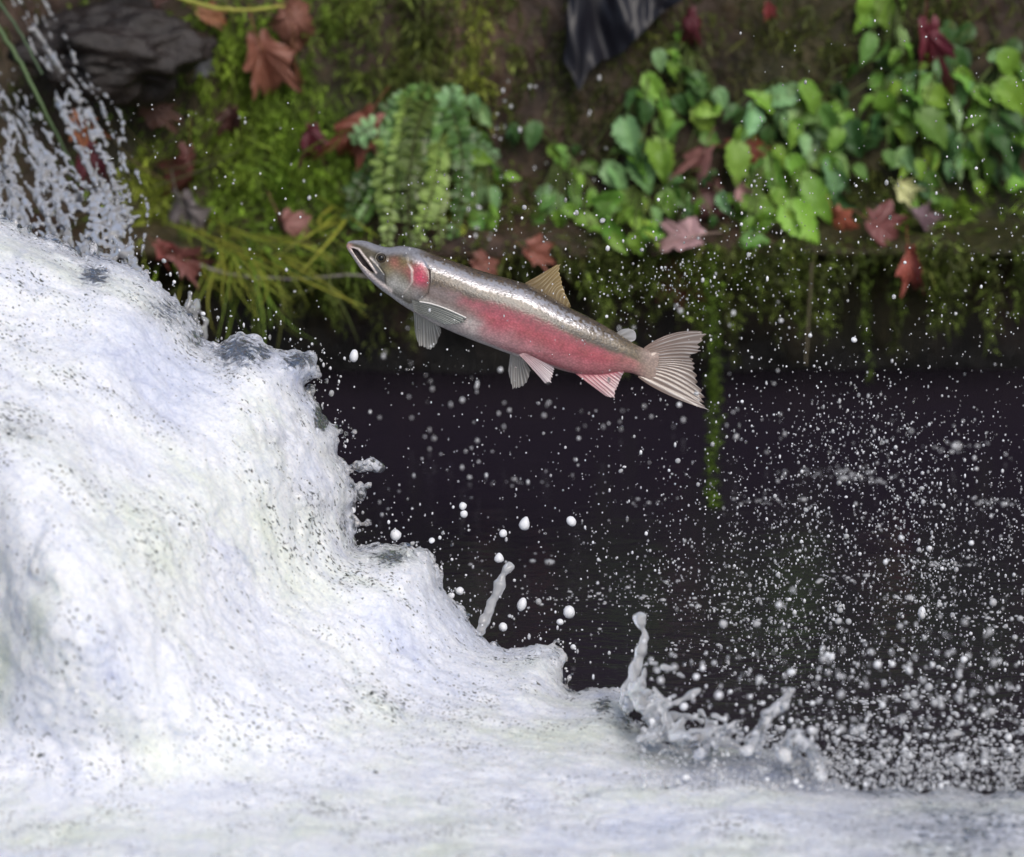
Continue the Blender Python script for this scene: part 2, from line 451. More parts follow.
def build_cascade():
    vox = .0042
    x0, x1, y0, y1, st = -300, 1240, 120, 1000, 2
    sd2 = poly_sdf(SIL, x0, x1, y0, y1, st)
    soft = sd2.copy()
    for rad in (16, 16, 12):                                          # rounded copy of the distance field for the big shape
        for ax in (0, 1):
            pw = [(0, 0), (0, 0)]; pw[ax] = (rad + 1, rad)
            cs = np.cumsum(np.pad(soft, pw, 'edge'), axis=ax)
            soft = (np.take(cs, np.arange(2 * rad + 1, cs.shape[ax]), ax) - np.take(cs, np.arange(0, cs.shape[ax] - 2 * rad - 1), ax)) / (2 * rad + 1)
    us = np.arange(-1.08, .90, vox); vs = np.arange(-.80, .40, vox); ws = np.arange(-.22, 1.30, vox)
    F = np.full((len(us), len(vs), len(ws)), .05, np.float32)
    U, V = np.meshgrid(us, vs, indexing='ij')
    for k, ww in enumerate(ws):
        d = D - ww
        px = 512 + U * D / d / S; py = 428.5 - V * D / d / S
        s = lookup(sd2, px, py, x0, y0, st) * S            # metres, negative inside
        near = s < .05
        if not near.any(): continue
        dd = np.maximum(-s, 0)
        wr = rim_depth(py)
        ds = np.maximum(-lookup(soft, px, py, x0, y0, st) * S, 0)
        B = .075 * (1 - np.exp(-dd / .045)) + .80 * np.clip(ds / .58, 0, 1.1)
        wa, wc = wr + .07 * (1 - np.exp(-dd / .04)), .03 + B
        wf = (wa + wc + np.sqrt((wa - wc) ** 2 + .18 ** 2)) / 2 - .05 * np.exp(-dd / .03)
        wb = wr - .10 * (1 - np.exp(-dd / .05)) - .01
        phi = np.maximum(np.maximum(s, (ww - wf) * .75), (wb - ww) * .8)
        F[:, :, k] = np.where(near, phi, .05)
    # fingers and blobs thrown out of the rim
    for (ax, ay), (bx, by), ra, rb, wo in FINGERS + sprout():
        k = (D - wo) / D
        A = np.array([(ax - 512) * S * k, (428.5 - ay) * S * k, wo + .02]); Bp = np.array([(bx - 512) * S * k, (428.5 - by) * S * k, wo + .02])
        r0, r1 = ra * S, rb * S
        lo = np.minimum(A, Bp) - .035; hi = np.maximum(A, Bp) + .035
        i0, i1 = np.searchsorted(us, (lo[0], hi[0])); j0, j1 = np.searchsorted(vs, (lo[1], hi[1])); k0, k1 = np.searchsorted(ws, (lo[2], hi[2]))
        q = np.stack(np.meshgrid(us[i0:i1], vs[j0:j1], ws[k0:k1], indexing='ij'), -1)
        e = Bp - A
        t = np.clip(((q - A) @ e) / (e @ e), 0, 1)
        c = np.linalg.norm(q - A - t[..., None] * e, axis=-1) - (r0 + (r1 - r0) * t)
        a = F[i0:i1, j0:j1, k0:k1]; h = np.clip(.5 + .5 * (a - c) / .006, 0, 1)
        F[i0:i1, j0:j1, k0:k1] = a * (1 - h) + c * h - .006 * h * (1 - h)
    m = np.abs(F) < .045
    i, j, k = np.nonzero(m)
    p = uvw_world(us[i], vs[j], ws[k])
    dd = D - ws[k]
    s = -lookup(sd2, 512 + us[i] * D / dd / S, 428.5 - vs[j] * D / dd / S, x0, y0, st) * S
    amp = .25 + .75 * smooth(.005, .07, s)
    nz = (.013 * flow_noise(p, 6, 1.8, 1) + .0070 * (1 - 2 * np.abs(flow_noise(p, 15, 1.3, 2))) + .0036 * (1 - 2 * np.abs(flow_noise(p, 46, 1.3, 3))) + .0025 * noise(p, 110, 4))
    rimk = np.exp(-np.abs(s) / .028)
    nz = nz + rimk * (.010 * (1 - 2 * np.abs(noise(p, 34, 11))) + .0065 * (1 - 2 * np.abs(noise(p, 75, 12))) - .003)
    amp = np.maximum(amp, rimk)
    F[m] += (nz * amp).astype(np.float32)
    v, f = quads_from(F, vox, np.array([us[0], vs[0], ws[0]]))
    wv = uvw_world(v[:, 0], v[:, 1], v[:, 2])
    nrm = vnormals(wv, f)
    wv = wv + nrm * ((.0012 * (1 - 2 * np.abs(flow_noise(wv, 95, 1.8, 6)))) + .0008 * noise(wv, 260, 7))[:, None]
    px, py, d = px_of(wv)
    clear = np.zeros(len(wv))
    for cx, cy, rx, ry, a in CLEAR:
        clear = np.maximum(clear, a * np.exp(-(((px - cx) / rx) ** 2 + ((py - cy) / ry) ** 2)))
    sv = -lookup(sd2, px, py, x0, y0, st)
    clear = np.maximum(clear, .60 * np.exp(-np.maximum(sv, 0) / 11))
    o = obj("waterfall", mesh("waterfall", wv, f, M_FOAM, attrs={"clear": clear}))
    tag(o, "white frothing waterfall pouring down from the left", "water", kind="structure")
    return wv, nrm, px, py
CV, CN, CPX, CPY = build_cascade()

def blob(name, caps, vox=.004, k=.006, nz=.003, mat=None, clear=.45, seed=0):
    """one lump of water from capsules (A, B, ra, rb) in world space"""
    caps = [(np.array(a, float), np.array(b, float), ra, rb) for a, b, ra, rb in caps]
    lo = np.min([np.minimum(a, b) - max(ra, rb) for a, b, ra, rb in caps], 0) - .02
    hi = np.max([np.maximum(a, b) + max(ra, rb) for a, b, ra, rb in caps], 0) + .02
    ax = [np.arange(lo[i], hi[i], vox) for i in range(3)]
    F = np.full([len(a) for a in ax], .03, np.float32)
    for A, B, r0, r1 in caps:
        l2 = np.minimum(A, B) - max(r0, r1) - .015; h2 = np.maximum(A, B) + max(r0, r1) + .015
        sl = tuple(slice(*np.searchsorted(ax[i], (l2[i], h2[i]))) for i in range(3))
        q = np.stack(np.meshgrid(*[ax[i][sl[i]] for i in range(3)], indexing='ij'), -1)
        e = B - A; t = np.clip(((q - A) @ e) / (e @ e + 1e-12), 0, 1)
        c = np.linalg.norm(q - A - t[..., None] * e, axis=-1) - (r0 + (r1 - r0) * t)
        a = F[sl]; h = np.clip(.5 + .5 * (a - c) / k, 0, 1)
        F[sl] = a * (1 - h) + c * h - k * h * (1 - h)
    m = np.abs(F) < .02
    i = np.nonzero(m); p = np.stack([ax[j][i[j]] for j in range(3)], 1)
    F[m] += (nz * (noise(p, 70, seed) + .6 * noise(p, 150, seed + 1))).astype(np.float32)
    v, f = quads_from(F, vox, lo)
    cl = clear + .3 * noise(v, 40, seed + 3)
    return mesh(name, v, f, mat or M_FOAM, attrs={"clear": cl})

def strand(pts, dep):
    q = [(P(x, y, dep + dz), r * S) for x, y, r, dz in pts]
    return [(a[0], b[0], a[1], b[1]) for a, b in zip(q[:-1], q[1:])]

# water thrown up out of the white water
t1 = strand([(480, 632, 4, 0), (484, 622, 4.2, 0), (489, 610, 3.2, 0), (492, 602, 3, 0), (496, 594, 4, 0), (500, 584, 5, 0), (502, 578, 4, 0), (506, 571, 5.2, 0), (510, 567, 3.5, 0)], 6.96)
tag(obj("water_splash", blob("water_splash", t1, .0022, nz=.0030, mat=M_THIN)), "thin beaded strand of white water thrown up above the waterfall's edge", "splash", "splashes of thrown water")
t2 = strand([(627, 700, 8, 0), (630, 688, 6.5, 0), (633, 676, 4.2, 0), (636, 668, 5.8, 0), (638, 660, 3.8, 0), (641, 651, 5.2, 0), (644, 643, 2.6, .0), (645, 638, 3.2, .0), (645, 633, 1.4, 0), (643, 629, .8, 0), (641.5, 626, .8, 0)], 6.66) + strand([(640, 620.5, 6.4, 0), (640, 618, 6.6, 0)], 6.66)
tag(obj("water_splash", blob("water_splash", t2, .0022, nz=.0022, mat=M_THIN)), "thick column of white water with a round tip, right of the waterfall's foot", "splash", "splashes of thrown water")
def spray_tree(roots, seed, dep, n=9, spread=.8):
    """thin ligaments flung up from root positions, each a wobbling thread ending in beads"""
    rng = np.random.default_rng(seed); caps = []
    for (x, y, ang, L) in roots:
        for _ in range(n):
            a = R(ang) + rng.normal(0, spread); l = L * rng.uniform(.35, 1.1); k = max(4, int(l / 4))
            t = np.linspace(0, 1, k); bend = rng.normal(0, .5)
            X = x + rng.normal(0, 5) + l * t * np.cos(a + bend * t); Y = y + rng.normal(0, 3) - l * t * np.sin(a + bend * t) + 9 * t ** 2
            r = (2.6 * (1 - t) + .7) * rng.uniform(.7, 1.3) * (1 + .35 * np.sin(t * rng.uniform(9, 20) + rng.uniform(0, 6))); dd = dep + rng.normal(0, .04) * (1 + t)
            r[-1] = rng.uniform(1.5, 3.2)
            for q in range(k - 1):
                if q > 1 and rng.random() < .16: continue
                caps.append((P(X[q], Y[q], dd[q]), P(X[q + 1], Y[q + 1], dd[q + 1]), r[q] * S, r[q + 1] * S))
    return caps
t3 = (strand([(650, 663, 1.6, 0), (656, 664, 2.8, 0)], 6.55) + strand([(664, 667, 3.2, -.02), (672, 669, 2.2, -.02)], 6.53) + strand([(680, 674, 2, 0), (684, 677, 2.4, 0)], 6.52) + strand([(654, 688, 2, 0), (662, 702, 3, 0)], 6.52) + strand([(665, 712, 3, 0), (668, 722, 4, 0), (684, 742, 6, 0)], 6.52) + spray_tree([(640, 706, 70, 34), (634, 690, 85, 40), (652, 722, 55, 44)], 23, 6.58, 7, .6)
      + strand([(664, 704, 2.4, 0), (678, 702, 2, 0), (690, 695, 3.4, 0), (700, 690, 2, 0)], 6.5) + spray_tree([(655, 738, 80, 44), (676, 738, 70, 50), (700, 742, 60, 46), (722, 742, 60, 40)], 3, 6.5, 5))
tag(obj("water_splash", blob("water_splash", t3, .0028, nz=.0022, mat=M_THIN, seed=5)), "branching blurred splash of pale water between the tall column and the pool's dark spray", "splash", "splashes of thrown water")
t4 = (strand([(762, 742, 3.5, 0), (760, 728, 2.6, 0), (766, 716, 2.8, 0), (776, 706, 2.6, 0), (788, 696, 3.2, 0), (793, 690, 2.6, 0)], 6.50)
      + strand([(770, 714, 2, 0), (782, 708, 2.4, 0), (790, 700, 2, 0)], 6.47) + strand([(784, 760, 3.5, 0), (782, 744, 2.6, 0), (790, 732, 2.4, 0), (800, 732, 2.4, 0), (806, 744, 2.4, 0), (812, 764, 3, 0), (818, 775, 4, 0)], 6.45)
      + spray_tree([(752, 744, 100, 40), (780, 752, 70, 44), (806, 764, 60, 40)], 6, 6.47, 4))
tag(obj("water_splash", blob("water_splash", t4, .0026, nz=.0016, mat=M_THIN, seed=9)), "curled loops of clear and white water rising at the waterfall's lower right end", "splash", "splashes of thrown water")
# thinner broken water running down behind, at the left
def build_trickle():
    caps = []
    paths = [[(-40, 60), (0, 100), (25, 150), (60, 200), (85, 250), (100, 290)], [(10, -20), (35, 30), (58, 70), (92, 110), (108, 160), (122, 205), (112, 260)],
             [(-30, 120), (10, 170), (35, 215), (60, 270)], [(70, 90), (85, 135), (104, 180), (96, 240), (120, 300)], [(20, 110), (50, 165), (78, 195), (104, 215), (130, 212)],
             [(-60, 150), (-10, 190), (20, 240), (40, 280)], [(190, 300), (182, 330), (195, 370)], [(0, 130), (10, 200), (0, 260)], [(110, 190), (118, 230), (140, 290)], [(40, 150), (44, 200), (70, 260)]]
    for path in paths:
        p = np.array(path, float)
        for _ in range(8):
            q = p + RNG.normal(0, 9, 2)
            t = np.linspace(0, len(p) - 1, 34)
            X = np.interp(t, range(len(p)), q[:, 0]) + np.cumsum(RNG.normal(0, 1.3, 34)); Y = np.interp(t, range(len(p)), q[:, 1]) + RNG.normal(0, 1.5, 34)
            dep = 7.95 - .62 * smooth(40, 300, Y) + RNG.normal(0, .02)
            keep = RNG.random(34) < .74
            for k in range(33):
                if keep[k]:
                    a, b = P(X[k], Y[k], dep[k]), P(X[k + 1], Y[k + 1], dep[k + 1])
                    r0, r1 = RNG.uniform(.4, 1.8, 2) * S * (1 + .4 * smooth(60, 240, Y[k]))
                    caps.append((a, b, r0, r1))
    o = obj("water_trickle", blob("water_trickle", caps, .0036, .006, .0022, mat_drop("thin_water", .72), .62, 21))
    tag(o, "broken white water running down the rocks behind the waterfall", "water", kind="structure")
build_trickle()

# ------------------------------------------------------------------ the fish
def crom(pts, n):
    """Catmull-Rom through pts (k,m), n samples"""
    p = np.asarray(pts, float); k = len(p)
    t = np.linspace(0, k - 1, n); i = np.clip(t.astype(int), 0, k - 2); u = (t - i)[:, None]
    g = lambda j: p[np.clip(j, 0, k - 1)]
    a, b, c, d = g(i - 1), g(i), g(i + 1), g(i + 2)
    return .5 * (2 * b + (c - a) * u + (2 * a - 5 * b + 4 * c - d) * u ** 2 + (3 * b - a - 3 * c + d) * u ** 3)

ST = np.array([  # top x, y, bottom x, y, half width (all in pixel units of the fish plane)
    (346.4, 244.6, 346.2, 247.0, .8), (348.2, 241.8, 348.2, 250.6, 3.6), (352.5, 240.4, 352.2, 256.6, 6.4), (360, 240.2, 358, 265.6, 9.5), (368, 241.4, 364.5, 274.6, 12),
    (378, 245, 371, 281.3, 14.5), (389, 247.2, 380, 289, 17), (401, 245.8, 391, 297, 19.5), (418, 248.4, 405, 307, 22), (435, 254.7, 420, 315.8, 23.6),
    (456, 262, 437, 325, 25), (477, 269.4, 456, 333.5, 26), (498, 275.7, 475, 341.2, 26.5), (515, 280.4, 492, 347.5, 26.5), (530, 285.5, 508, 353.5, 26),
    (550, 296, 530, 360.5, 24), (569, 307.3, 551, 367, 21.5), (589, 317, 574, 373.4, 18), (608, 327.5, 598, 374.8, 14), (622, 336, 616, 372.6, 11),
    (636, 344.6, 630, 373, 8), (646, 349.2, 639, 376, 5.2), (653, 351.5, 646, 378.5, 3.0), (661, 348, 654, 383, 1.2)])

def seg_dist(x, y, pts):
    d = np.full(x.shape, 1e9)
    for (ax, ay), (bx, by) in zip(pts[:-1], pts[1:]):
        ex, ey = bx - ax, by - ay
        t = np.clip(((x - ax) * ex + (y - ay) * ey) / (ex * ex + ey * ey), 0, 1)
        d = np.minimum(d, np.hypot(x - ax - t * ex, y - ay - t * ey))
    return d

def in_poly(x, y, poly):
    ins = np.zeros(x.shape, bool); p = poly
    for (ax, ay), (bx, by) in zip(p, p[1:] + p[:1]):
        c = (ay > y) != (by > y)
        ins ^= c & (x < (bx - ax) * (y - ay) / (by - ay + 1e-9) + ax)
    return ins

def FP(x, y, lat):
    """fish plane pixel position plus sideways offset (pixel units, + toward the viewer) to world"""
    return P(x, y, np.full(np.shape(x), D)) - np.asarray(lat)[..., None] * S * FWD

MOUTH = [(350.8, 248.3), (354.5, 248.2), (359, 251.2), (363, 257), (369.4, 265.3), (376.5, 274.6), (370.5, 272), (362.8, 266), (357.4, 259), (352.8, 251.8)]
GILL = [(424, 260), (430, 272), (430.5, 283), (428, 294), (419, 302), (405, 302)]
PREOP = [(408, 262), (413, 271), (413.5, 283), (405, 294), (394, 295)]
MAXIL = [(351.6, 247.4), (358.9, 249.3), (363.6, 255.6), (370, 264), (376.4, 273.5)]
JAW = [(349.5, 249.5), (352.6, 254.6), (359.2, 263.4), (366.8, 273), (376.4, 282), (390, 291.5)]
CREASE = [(371.5, 258.4), (379, 266), (385.5, 275), (386, 285)]

def build_fish():
    root = empty("salmon", FP(500., 310., 0.), "leaping salmon with a rose red flank and olive back above the white water", "fish")
    off = -np.array(root.location)
    n, m = 460, 168
    st = crom(ST, n)
    st[:, 4] = np.maximum(st[:, 4], .5)
    th = np.linspace(0, 2 * np.pi, m, endpoint=False)
    c, s = np.cos(th), np.sin(th)
    cx, cy = (st[:, 0] + st[:, 2]) / 2, (st[:, 1] + st[:, 3]) / 2
    hx, hy = (st[:, 0] - st[:, 2]) / 2, (st[:, 1] - st[:, 3]) / 2
    X = cx[:, None] + hx[:, None] * c; Y = cy[:, None] + hy[:, None] * c
    # a little fuller on the flank, narrower keel on the back
    lat = st[:, 4][:, None] * np.sign(s) * np.abs(s) ** .88
    q = np.broadcast_to(c, X.shape)                                    # +1 back, -1 belly
    # relief (pixel units outward)
    rel = np.zeros(X.shape)
    dm = seg_dist(X, Y, MOUTH + MOUTH[:1]); inm = in_poly(X, Y, MOUTH)
    face = np.abs(s)[None, :] > .25
    mouth = np.where(inm, smooth(0, 1.6, dm), 0) * face
    rel -= 4.5 * mouth
    rel += .9 * np.exp(-(seg_dist(X, Y, MAXIL) / 1.1) ** 2) + .9 * np.exp(-(seg_dist(X, Y, JAW) / 2.0) ** 2)
    gx = np.interp(Y, [255, 262, 272, 283, 294, 302, 306], [420, 424.5, 430, 430.5, 428, 419, 405])
    dg = X - gx
    head = 1 - smooth(-.4, .9, dg)
    rel += 1.6 * head * smooth(-30, -2, dg) * smooth(.92, .6, q)
    px_ = np.interp(Y, [262, 271, 283, 294, 298], [408, 413, 413.5, 405, 394])
    rel += .8 * (1 - smooth(-.3, .8, X - px_)) * smooth(-14, -1, X - px_) * smooth(.8, .5, q)
    rel -= .8 * np.exp(-(seg_dist(X, Y, CREASE) / .9) ** 2)
    de = np.hypot(X - 381.5, Y - 258.6)
    rel += 1.0 * np.exp(-((de - 5.6) / 1.3) ** 2) - 1.5 * (1 - smooth(3.5, 5.2, de))
    latf = lat + np.sign(s) * rel * np.abs(s) ** .5
    pts = FP(X, Y, latf) + off
    # pigment
    def C(r, g, b): return np.array([r, g, b])
    qb = np.interp(X, [420, 440, 460, 500, 550, 600, 640], [-.10, .0, .10, .20, .26, .12, -.05])
    fz = fbm(np.stack([X, Y, lat], -1).reshape(-1, 3), .05, 4).reshape(X.shape)
    fz3 = fbm(np.stack([X, Y, lat + 40], -1).reshape(-1, 3), .16, 4).reshape(X.shape)
    fz2 = noise(np.stack([X, Y, lat], -1).reshape(-1, 3), .55).reshape(X.shape)
    col = np.zeros(X.shape + (3,)) + C(.40, .070, .098)
    col = col * (1 + .50 * fz3[..., None] * np.array([.7, 1.2, 1.1])) + C(.10, .06, .05) * np.clip(-fz3, 0, 1)[..., None]
    col = col * (1 - .38 * smooth(-.25, .25, q))[..., None]
    lo = smooth(-.15, -.85, q + .14 * fz)
    pale = smooth(560, 450, X)
    col = col + (C(.56, .40, .40) - col) * (lo * (.22 + .70 * pale))[..., None]
    front = smooth(496, 424, X + 30 * fz + 22 * q)
    flank = C(.21, .165, .155) + (C(.56, .55, .52) - C(.21, .165, .155)) * smooth(-.25, -.62, q)[..., None]
    col = col + (flank - col) * front[..., None]
    tail = smooth(600, 646, X + 8 * fz)
    col = col + (C(.36, .21, .18) - col) * (tail * .75)[..., None]
    back = smooth(qb - .13, qb + .13, q + .13 * fz + .05 * fz2)
    olive = C(.085, .056, .026) + (C(.17, .135, .075) - C(.115, .088, .048)) * smooth(580, 640, X)[..., None]
    olive = olive * (.9 + .5 * fz2[..., None] + .35 * fz3[..., None])
    col = col + (olive - col) * back[..., None]
    ridge = np.exp(-((q - qb - .12 + .06 * fz2) / .09) ** 2) * smooth(445, 480, X) * smooth(640, 600, X)
    col = col * (1 - .50 * ridge[..., None])
    endc = smooth(632, 650, X + .35 * (Y - 362) * np.sign(0) + 3 * fz)
    col = col + (C(.33, .24, .20) - col) * endc[..., None]
    belly = smooth(-.90, -.985, q) * smooth(600, 520, X)
    col = col + (C(.66, .62, .60) - col) * belly[..., None]
    # head
    hm = (1 - smooth(-3, 1.5, dg)) * smooth(440, 428, X)
    hcol = np.zeros(X.shape + (3,)) + C(.095, .082, .052)
    hcol = hcol + (C(.15, .15, .165) - hcol) * smooth(.45, .8, q)[..., None]
    g = lambda x, y, r: np.exp(-(((X - x) ** 2 + (Y - y) ** 2) / r ** 2))
    for x, y, r, cc, a in ((396, 264, 6, C(.42, .13, .11), .8), (408, 272, 8, C(.44, .17, .14), .7), (421, 279, 9.5, C(.55, .06, .12), 1.0), (421, 270, 6, C(.52, .07, .12), .9), (403, 279, 6, C(.11, .10, .03), .8),
                           (404, 262, 7, C(.20, .17, .06), .6), (390, 272, 8, C(.27, .23, .10), .5), (404, 289, 8, C(.42, .42, .38), .9), (417, 294, 8, C(.38, .36, .36), .7), (394, 284, 9, C(.5, .5, .48), .8), (400, 297, 8, C(.16, .16, .16), .6),
                           (420, 301, 7, C(.12, .12, .13), .7)):
        hcol = hcol + (cc - hcol) * (a * g(x, y, r))[..., None]
    grey = in_poly(X, Y, [(372, 262), (385, 275), (386, 286), (376, 282), (368, 274), (377, 274)])
    hcol = np.where(grey[..., None], C(.12, .12, .125), hcol)
    hcol = hcol + (C(.62, .58, .55) - hcol) * np.exp(-(seg_dist(X, Y, CREASE[:2]) / 1.3) ** 2)[..., None]
    hcol = hcol + (C(.04, .035, .03) - hcol) * (.8 * np.exp(-(seg_dist(X, Y, CREASE[1:]) / .8) ** 2))[..., None]
    hcol = hcol + (C(.62, .55, .52) - hcol) * (.8 * np.exp(-((X - px_ + .8) / 1.0) ** 2) * smooth(262, 268, Y) * smooth(298, 290, Y))[..., None]
    hcol = hcol + (C(.86, .76, .72) - hcol) * np.exp(-(seg_dist(X, Y, JAW) / 3.0) ** 4)[..., None]
    hcol = hcol + (C(.80, .70, .66) - hcol) * np.exp(-(seg_dist(X, Y, MAXIL) / 1.0) ** 2)[..., None]
    hcol = hcol + (C(.78, .48, .42) - hcol) * (.9 * g(348.5, 247, 3.6))[..., None]
    hcol = hcol + (C(.70, .69, .68) - hcol) * (smooth(-.80, -.93, q) * smooth(362, 380, X))[..., None]
    hcol = np.where((mouth > .25)[..., None], C(.035, .022, .024), hcol)
    for x, y, r in ((405, 256, 1.7), (417, 254, 1.3), (427, 258, 1.2), (388, 252, 1.0), (426, 265, 1.3), (433, 262, 1.2), (441, 262, 1.0), (399, 251, .8)):
        hcol = hcol * (1 - .8 * g(x, y, r)[..., None]); col = col * (1 - .8 * g(x, y, r)[..., None])
    hcol = hcol + (C(.05, .04, .04) - hcol) * (.9 * (1 - smooth(4.2, 5.6, de)))[..., None]
    col = col + (hcol - col) * hm[..., None]
    col = col * (1 - .6 * np.exp(-((dg - .6) / .9) ** 2) * smooth(.7, .4, q) * smooth(303, 296, Y))[..., None]
    # sheen on upper back and crown: sky highlight painted in, over silvery scales
    sheen = smooth(.42, .56, q + .07 * fz + .07 * fz2) * smooth(.88, .70, q + .06 * fz2) * smooth(625, 545, X + 45 * fz2) * smooth(395, 432, X)
    sheen = np.maximum(sheen, smooth(.50, .80, q + .05 * fz) * smooth(440, 410, X) * .42)
    sheen = sheen * (1 - .35 * smooth(-.2, .5, fz2))
    sheen = np.maximum(sheen, .05 * (X > 430)) * (1 - mouth)
    i = np.arange(n - 1)[:, None] * m; j = np.arange(m)[None]; j2 = (j + 1) % m
    f = np.stack([i + j, i + j2, i + m + j2, i + m + j], -1).reshape(-1, 4)
    v = pts.reshape(-1, 3)
    # close both ends
    cap = []
    for base, flip in ((0, 0), ((n - 1) * m, 1)):
        for k in range(1, m // 2 - 1):
            a = [base + k, base + k + 1, base + m - k - 1, base + m - k]
            cap.append(a[::-1] if not flip else a)
        cap.append([base, base + 1, base + m - 1, base + m - 1][:3] + [base] if False else [base + m // 2 - 1, base + m // 2, base + m // 2 + 1, base + m // 2 + 1][:4])
    cap = [c_ for c_ in cap if len(set(c_)) == 4]
    f = np.concatenate([f, np.array(cap)])
    mm = N("salmon_skin").set(Roughness=.24, Specular_IOR_Level=.45, Coat_Weight=.25, Coat_Roughness=.10, Coat_IOR=1.33)
    vec = mm.coords((1, 1, 1), (0, R(-21.6), 0))
    st_ = mm.n("Mapping"); st_.inputs["Scale"].default_value = (.75, 1, 1); mm.l(vec, st_.inputs["Vector"])
    vo = mm.n("TexVoronoi"); vo.inputs["Scale"].default_value = 330; mm.l(st_.outputs[0], vo.inputs["Vector"])
    sp = mm.noise(260, 3, vec, .6); sp2 = mm.noise(60, 4, vec)
    sep = mm.attr("sheen", "Fac")
    cc = mm.attr("tint")
    cc = mm.mix(cc, mm.ramp(vo.outputs["Distance"], [(.0, (1.12, 1.12, 1.12)), (.8, (.58, .58, .58))]), .8, 'MULTIPLY')
    cc = mm.mix(cc, mm.ramp(sp2, [(.3, (.85, .85, .85)), (.7, (1.15, 1.12, 1.12))]), .7, 'MULTIPLY')
    highlight_col = mm.mix(cc, (.84, .84, .90), mm.math('MULTIPLY', sep, .60))  # back highlight mixed into the skin colour as a pale tone
    # dark speckling along the back
    spk = mm.ramp(sp, [(.33, (.10, .09, .07)), (.42, (1, 1, 1))])
    spm = mm.n("MixRGB", blend_type='MULTIPLY'); mm.l(highlight_col, spm.inputs[1]); mm.l(spk, spm.inputs[2]); mm.l(mm.attr("speck", "Fac"), spm.inputs[0])
    mm.color(spm.outputs[0])
    mm.l(mm.math('MULTIPLY', sep, .60), mm.b.inputs["Metallic"])
    hh = mm.math('ADD', mm.math('MULTIPLY', vo.outputs["Distance"], -.6), mm.math('MULTIPLY', sp, .8))
    mm.bump(hh, .20, .0014)
    speck = smooth(qb - .02, qb + .2, q) * (.35 + .65 * smooth(.55, .2, np.abs(q - qb - .35)))
    speck = np.maximum(speck * (X > 425), .75 * smooth(560, 610, X) * (q > qb + .1)) * (1 - smooth(628, 646, X)) * (1 - .6 * np.clip(sheen, 0, 1))
    body = obj("body", mesh("salmon_body", v, f, mm.m, cols=col.reshape(-1, 3), attrs={"sheen": sheen.ravel(), "speck": speck.ravel()}), root)
    # eyes
    iv, if_ = ico(3)
    mi = N("eye_iris").set(Base_Color=(.06, .048, .03, 1), Roughness=.10, Specular_IOR_Level=.6).m
    mp = N("eye_pupil").set(Base_Color=(.004, .004, .005, 1), Roughness=.12, Specular_IOR_Level=.35).m
    for sgn in (1, -1):
        k = np.argmin(np.hypot(X - 381.5, Y - 258.6) + 1e3 * (np.sign(s)[None] != sgn)); lt = lat.ravel()[k]
        loc = FP(381.5, 258.6, lt - sgn * 1.2) + off
        def disc(r, b, sh):
            return (iv[:, :1] * r * S * RIGHT + iv[:, 1:2] * r * S * UP - iv[:, 2:] * b * S * FWD) - sh * S * FWD
        e = obj("eye", mesh("eye", disc(4.4, 3.0, 0), if_, mi), root, loc)
        obj("pupil", mesh("pupil", disc(2.9, 1.4, sgn * 2.0), if_, mp), e)
    # fins
    mf = N("fin_membrane").set(Roughness=.22, Specular_IOR_Level=.7, Coat_Weight=.5)
    cf = mf.attr("tint"); mf.color(cf)
    mf.bump(mf.noise(220, 3), .10, .001)
    tr = mf.n("BsdfTranslucent"); mf.l(cf, tr.inputs[0]); tp = mf.n("BsdfTransparent")
    m1 = mf.n("MixShader"); m1.inputs[0].default_value = .35; mf.l(mf.b.outputs[0], m1.inputs[1]); mf.l(tr.outputs[0], m1.inputs[2])
    m2 = mf.n("MixShader"); mf.l(mf.attr("thin", "Fac"), m2.inputs[0]); mf.l(m1.outputs[0], m2.inputs[1]); mf.l(tp.outputs[0], m2.inputs[2])
    mf.l(m2.outputs[0], mf.out.inputs[0])
    def fin(name, base, mid, edge, nr, l0, l1, ca, cb, ray, thin=.25, wave=1.0, ragged=1.0, shine=0):
        na, nb = nr * 6 + 1, 26
        b, e = crom(base, na), crom(edge, na)
        md = crom(mid, na) if mid is not None else (b + e) / 2
        t = np.linspace(0, 1, nb)[None, :, None]
        a_ = np.linspace(0, 1, na)
        rag = 1 + (ragged * (.018 * np.cos(a_ * nr * 2 * np.pi) + .03 * np.sin(a_ * nr * 1.9 + 2) * np.sin(a_ * 5)) - .02 * np.abs(np.sin(a_ * nr * 1.7 + 1)))[:, None, None] * t ** 4
        g = b[:, None] * (2 * (t - .5) * (t - 1)) + md[:, None] * (-4 * t * (t - 1)) + e[:, None] * (2 * t * (t - .5))
        g = b[:, None] + (g - b[:, None]) * rag
        tt = t[0, :, 0]
        la = l0 + (l1 - l0) * tt[None] + wave * np.sin(a_ * 7)[:, None] * tt[None] ** 1.5
        rr = np.cos((a_ + .012 * np.sin(a_ * 23) + .02 * np.sin(a_ * 9 + 1)) * nr * 2 * np.pi)
        cor = (.24 * rr)[:, None] * (1 - .35 * tt[None]) * smooth(0, .1, tt)[None]
        thk = (1.2 * (1 - tt) + .28)[None] + .25 * np.maximum(rr, 0)[:, None]
        F1 = FP(g[..., 0], g[..., 1], la + cor + thk * .5) + off; F2 = FP(g[..., 0], g[..., 1], la + cor - thk * .5) + off
        v = np.concatenate([F1.reshape(-1, 3), F2.reshape(-1, 3)]); K = na * nb
        i = (np.arange(na - 1)[:, None] * nb + np.arange(nb - 1)[None])
        f1 = np.stack([i, i + nb, i + nb + 1, i + 1], -1).reshape(-1, 4); f2 = f1[:, ::-1] + K
        rim = np.concatenate([np.arange(na - 1) * nb + nb - 1, [K - 1]])
        r_ = np.stack([rim[:-1], rim[1:], rim[1:] + K, rim[:-1] + K], -1)
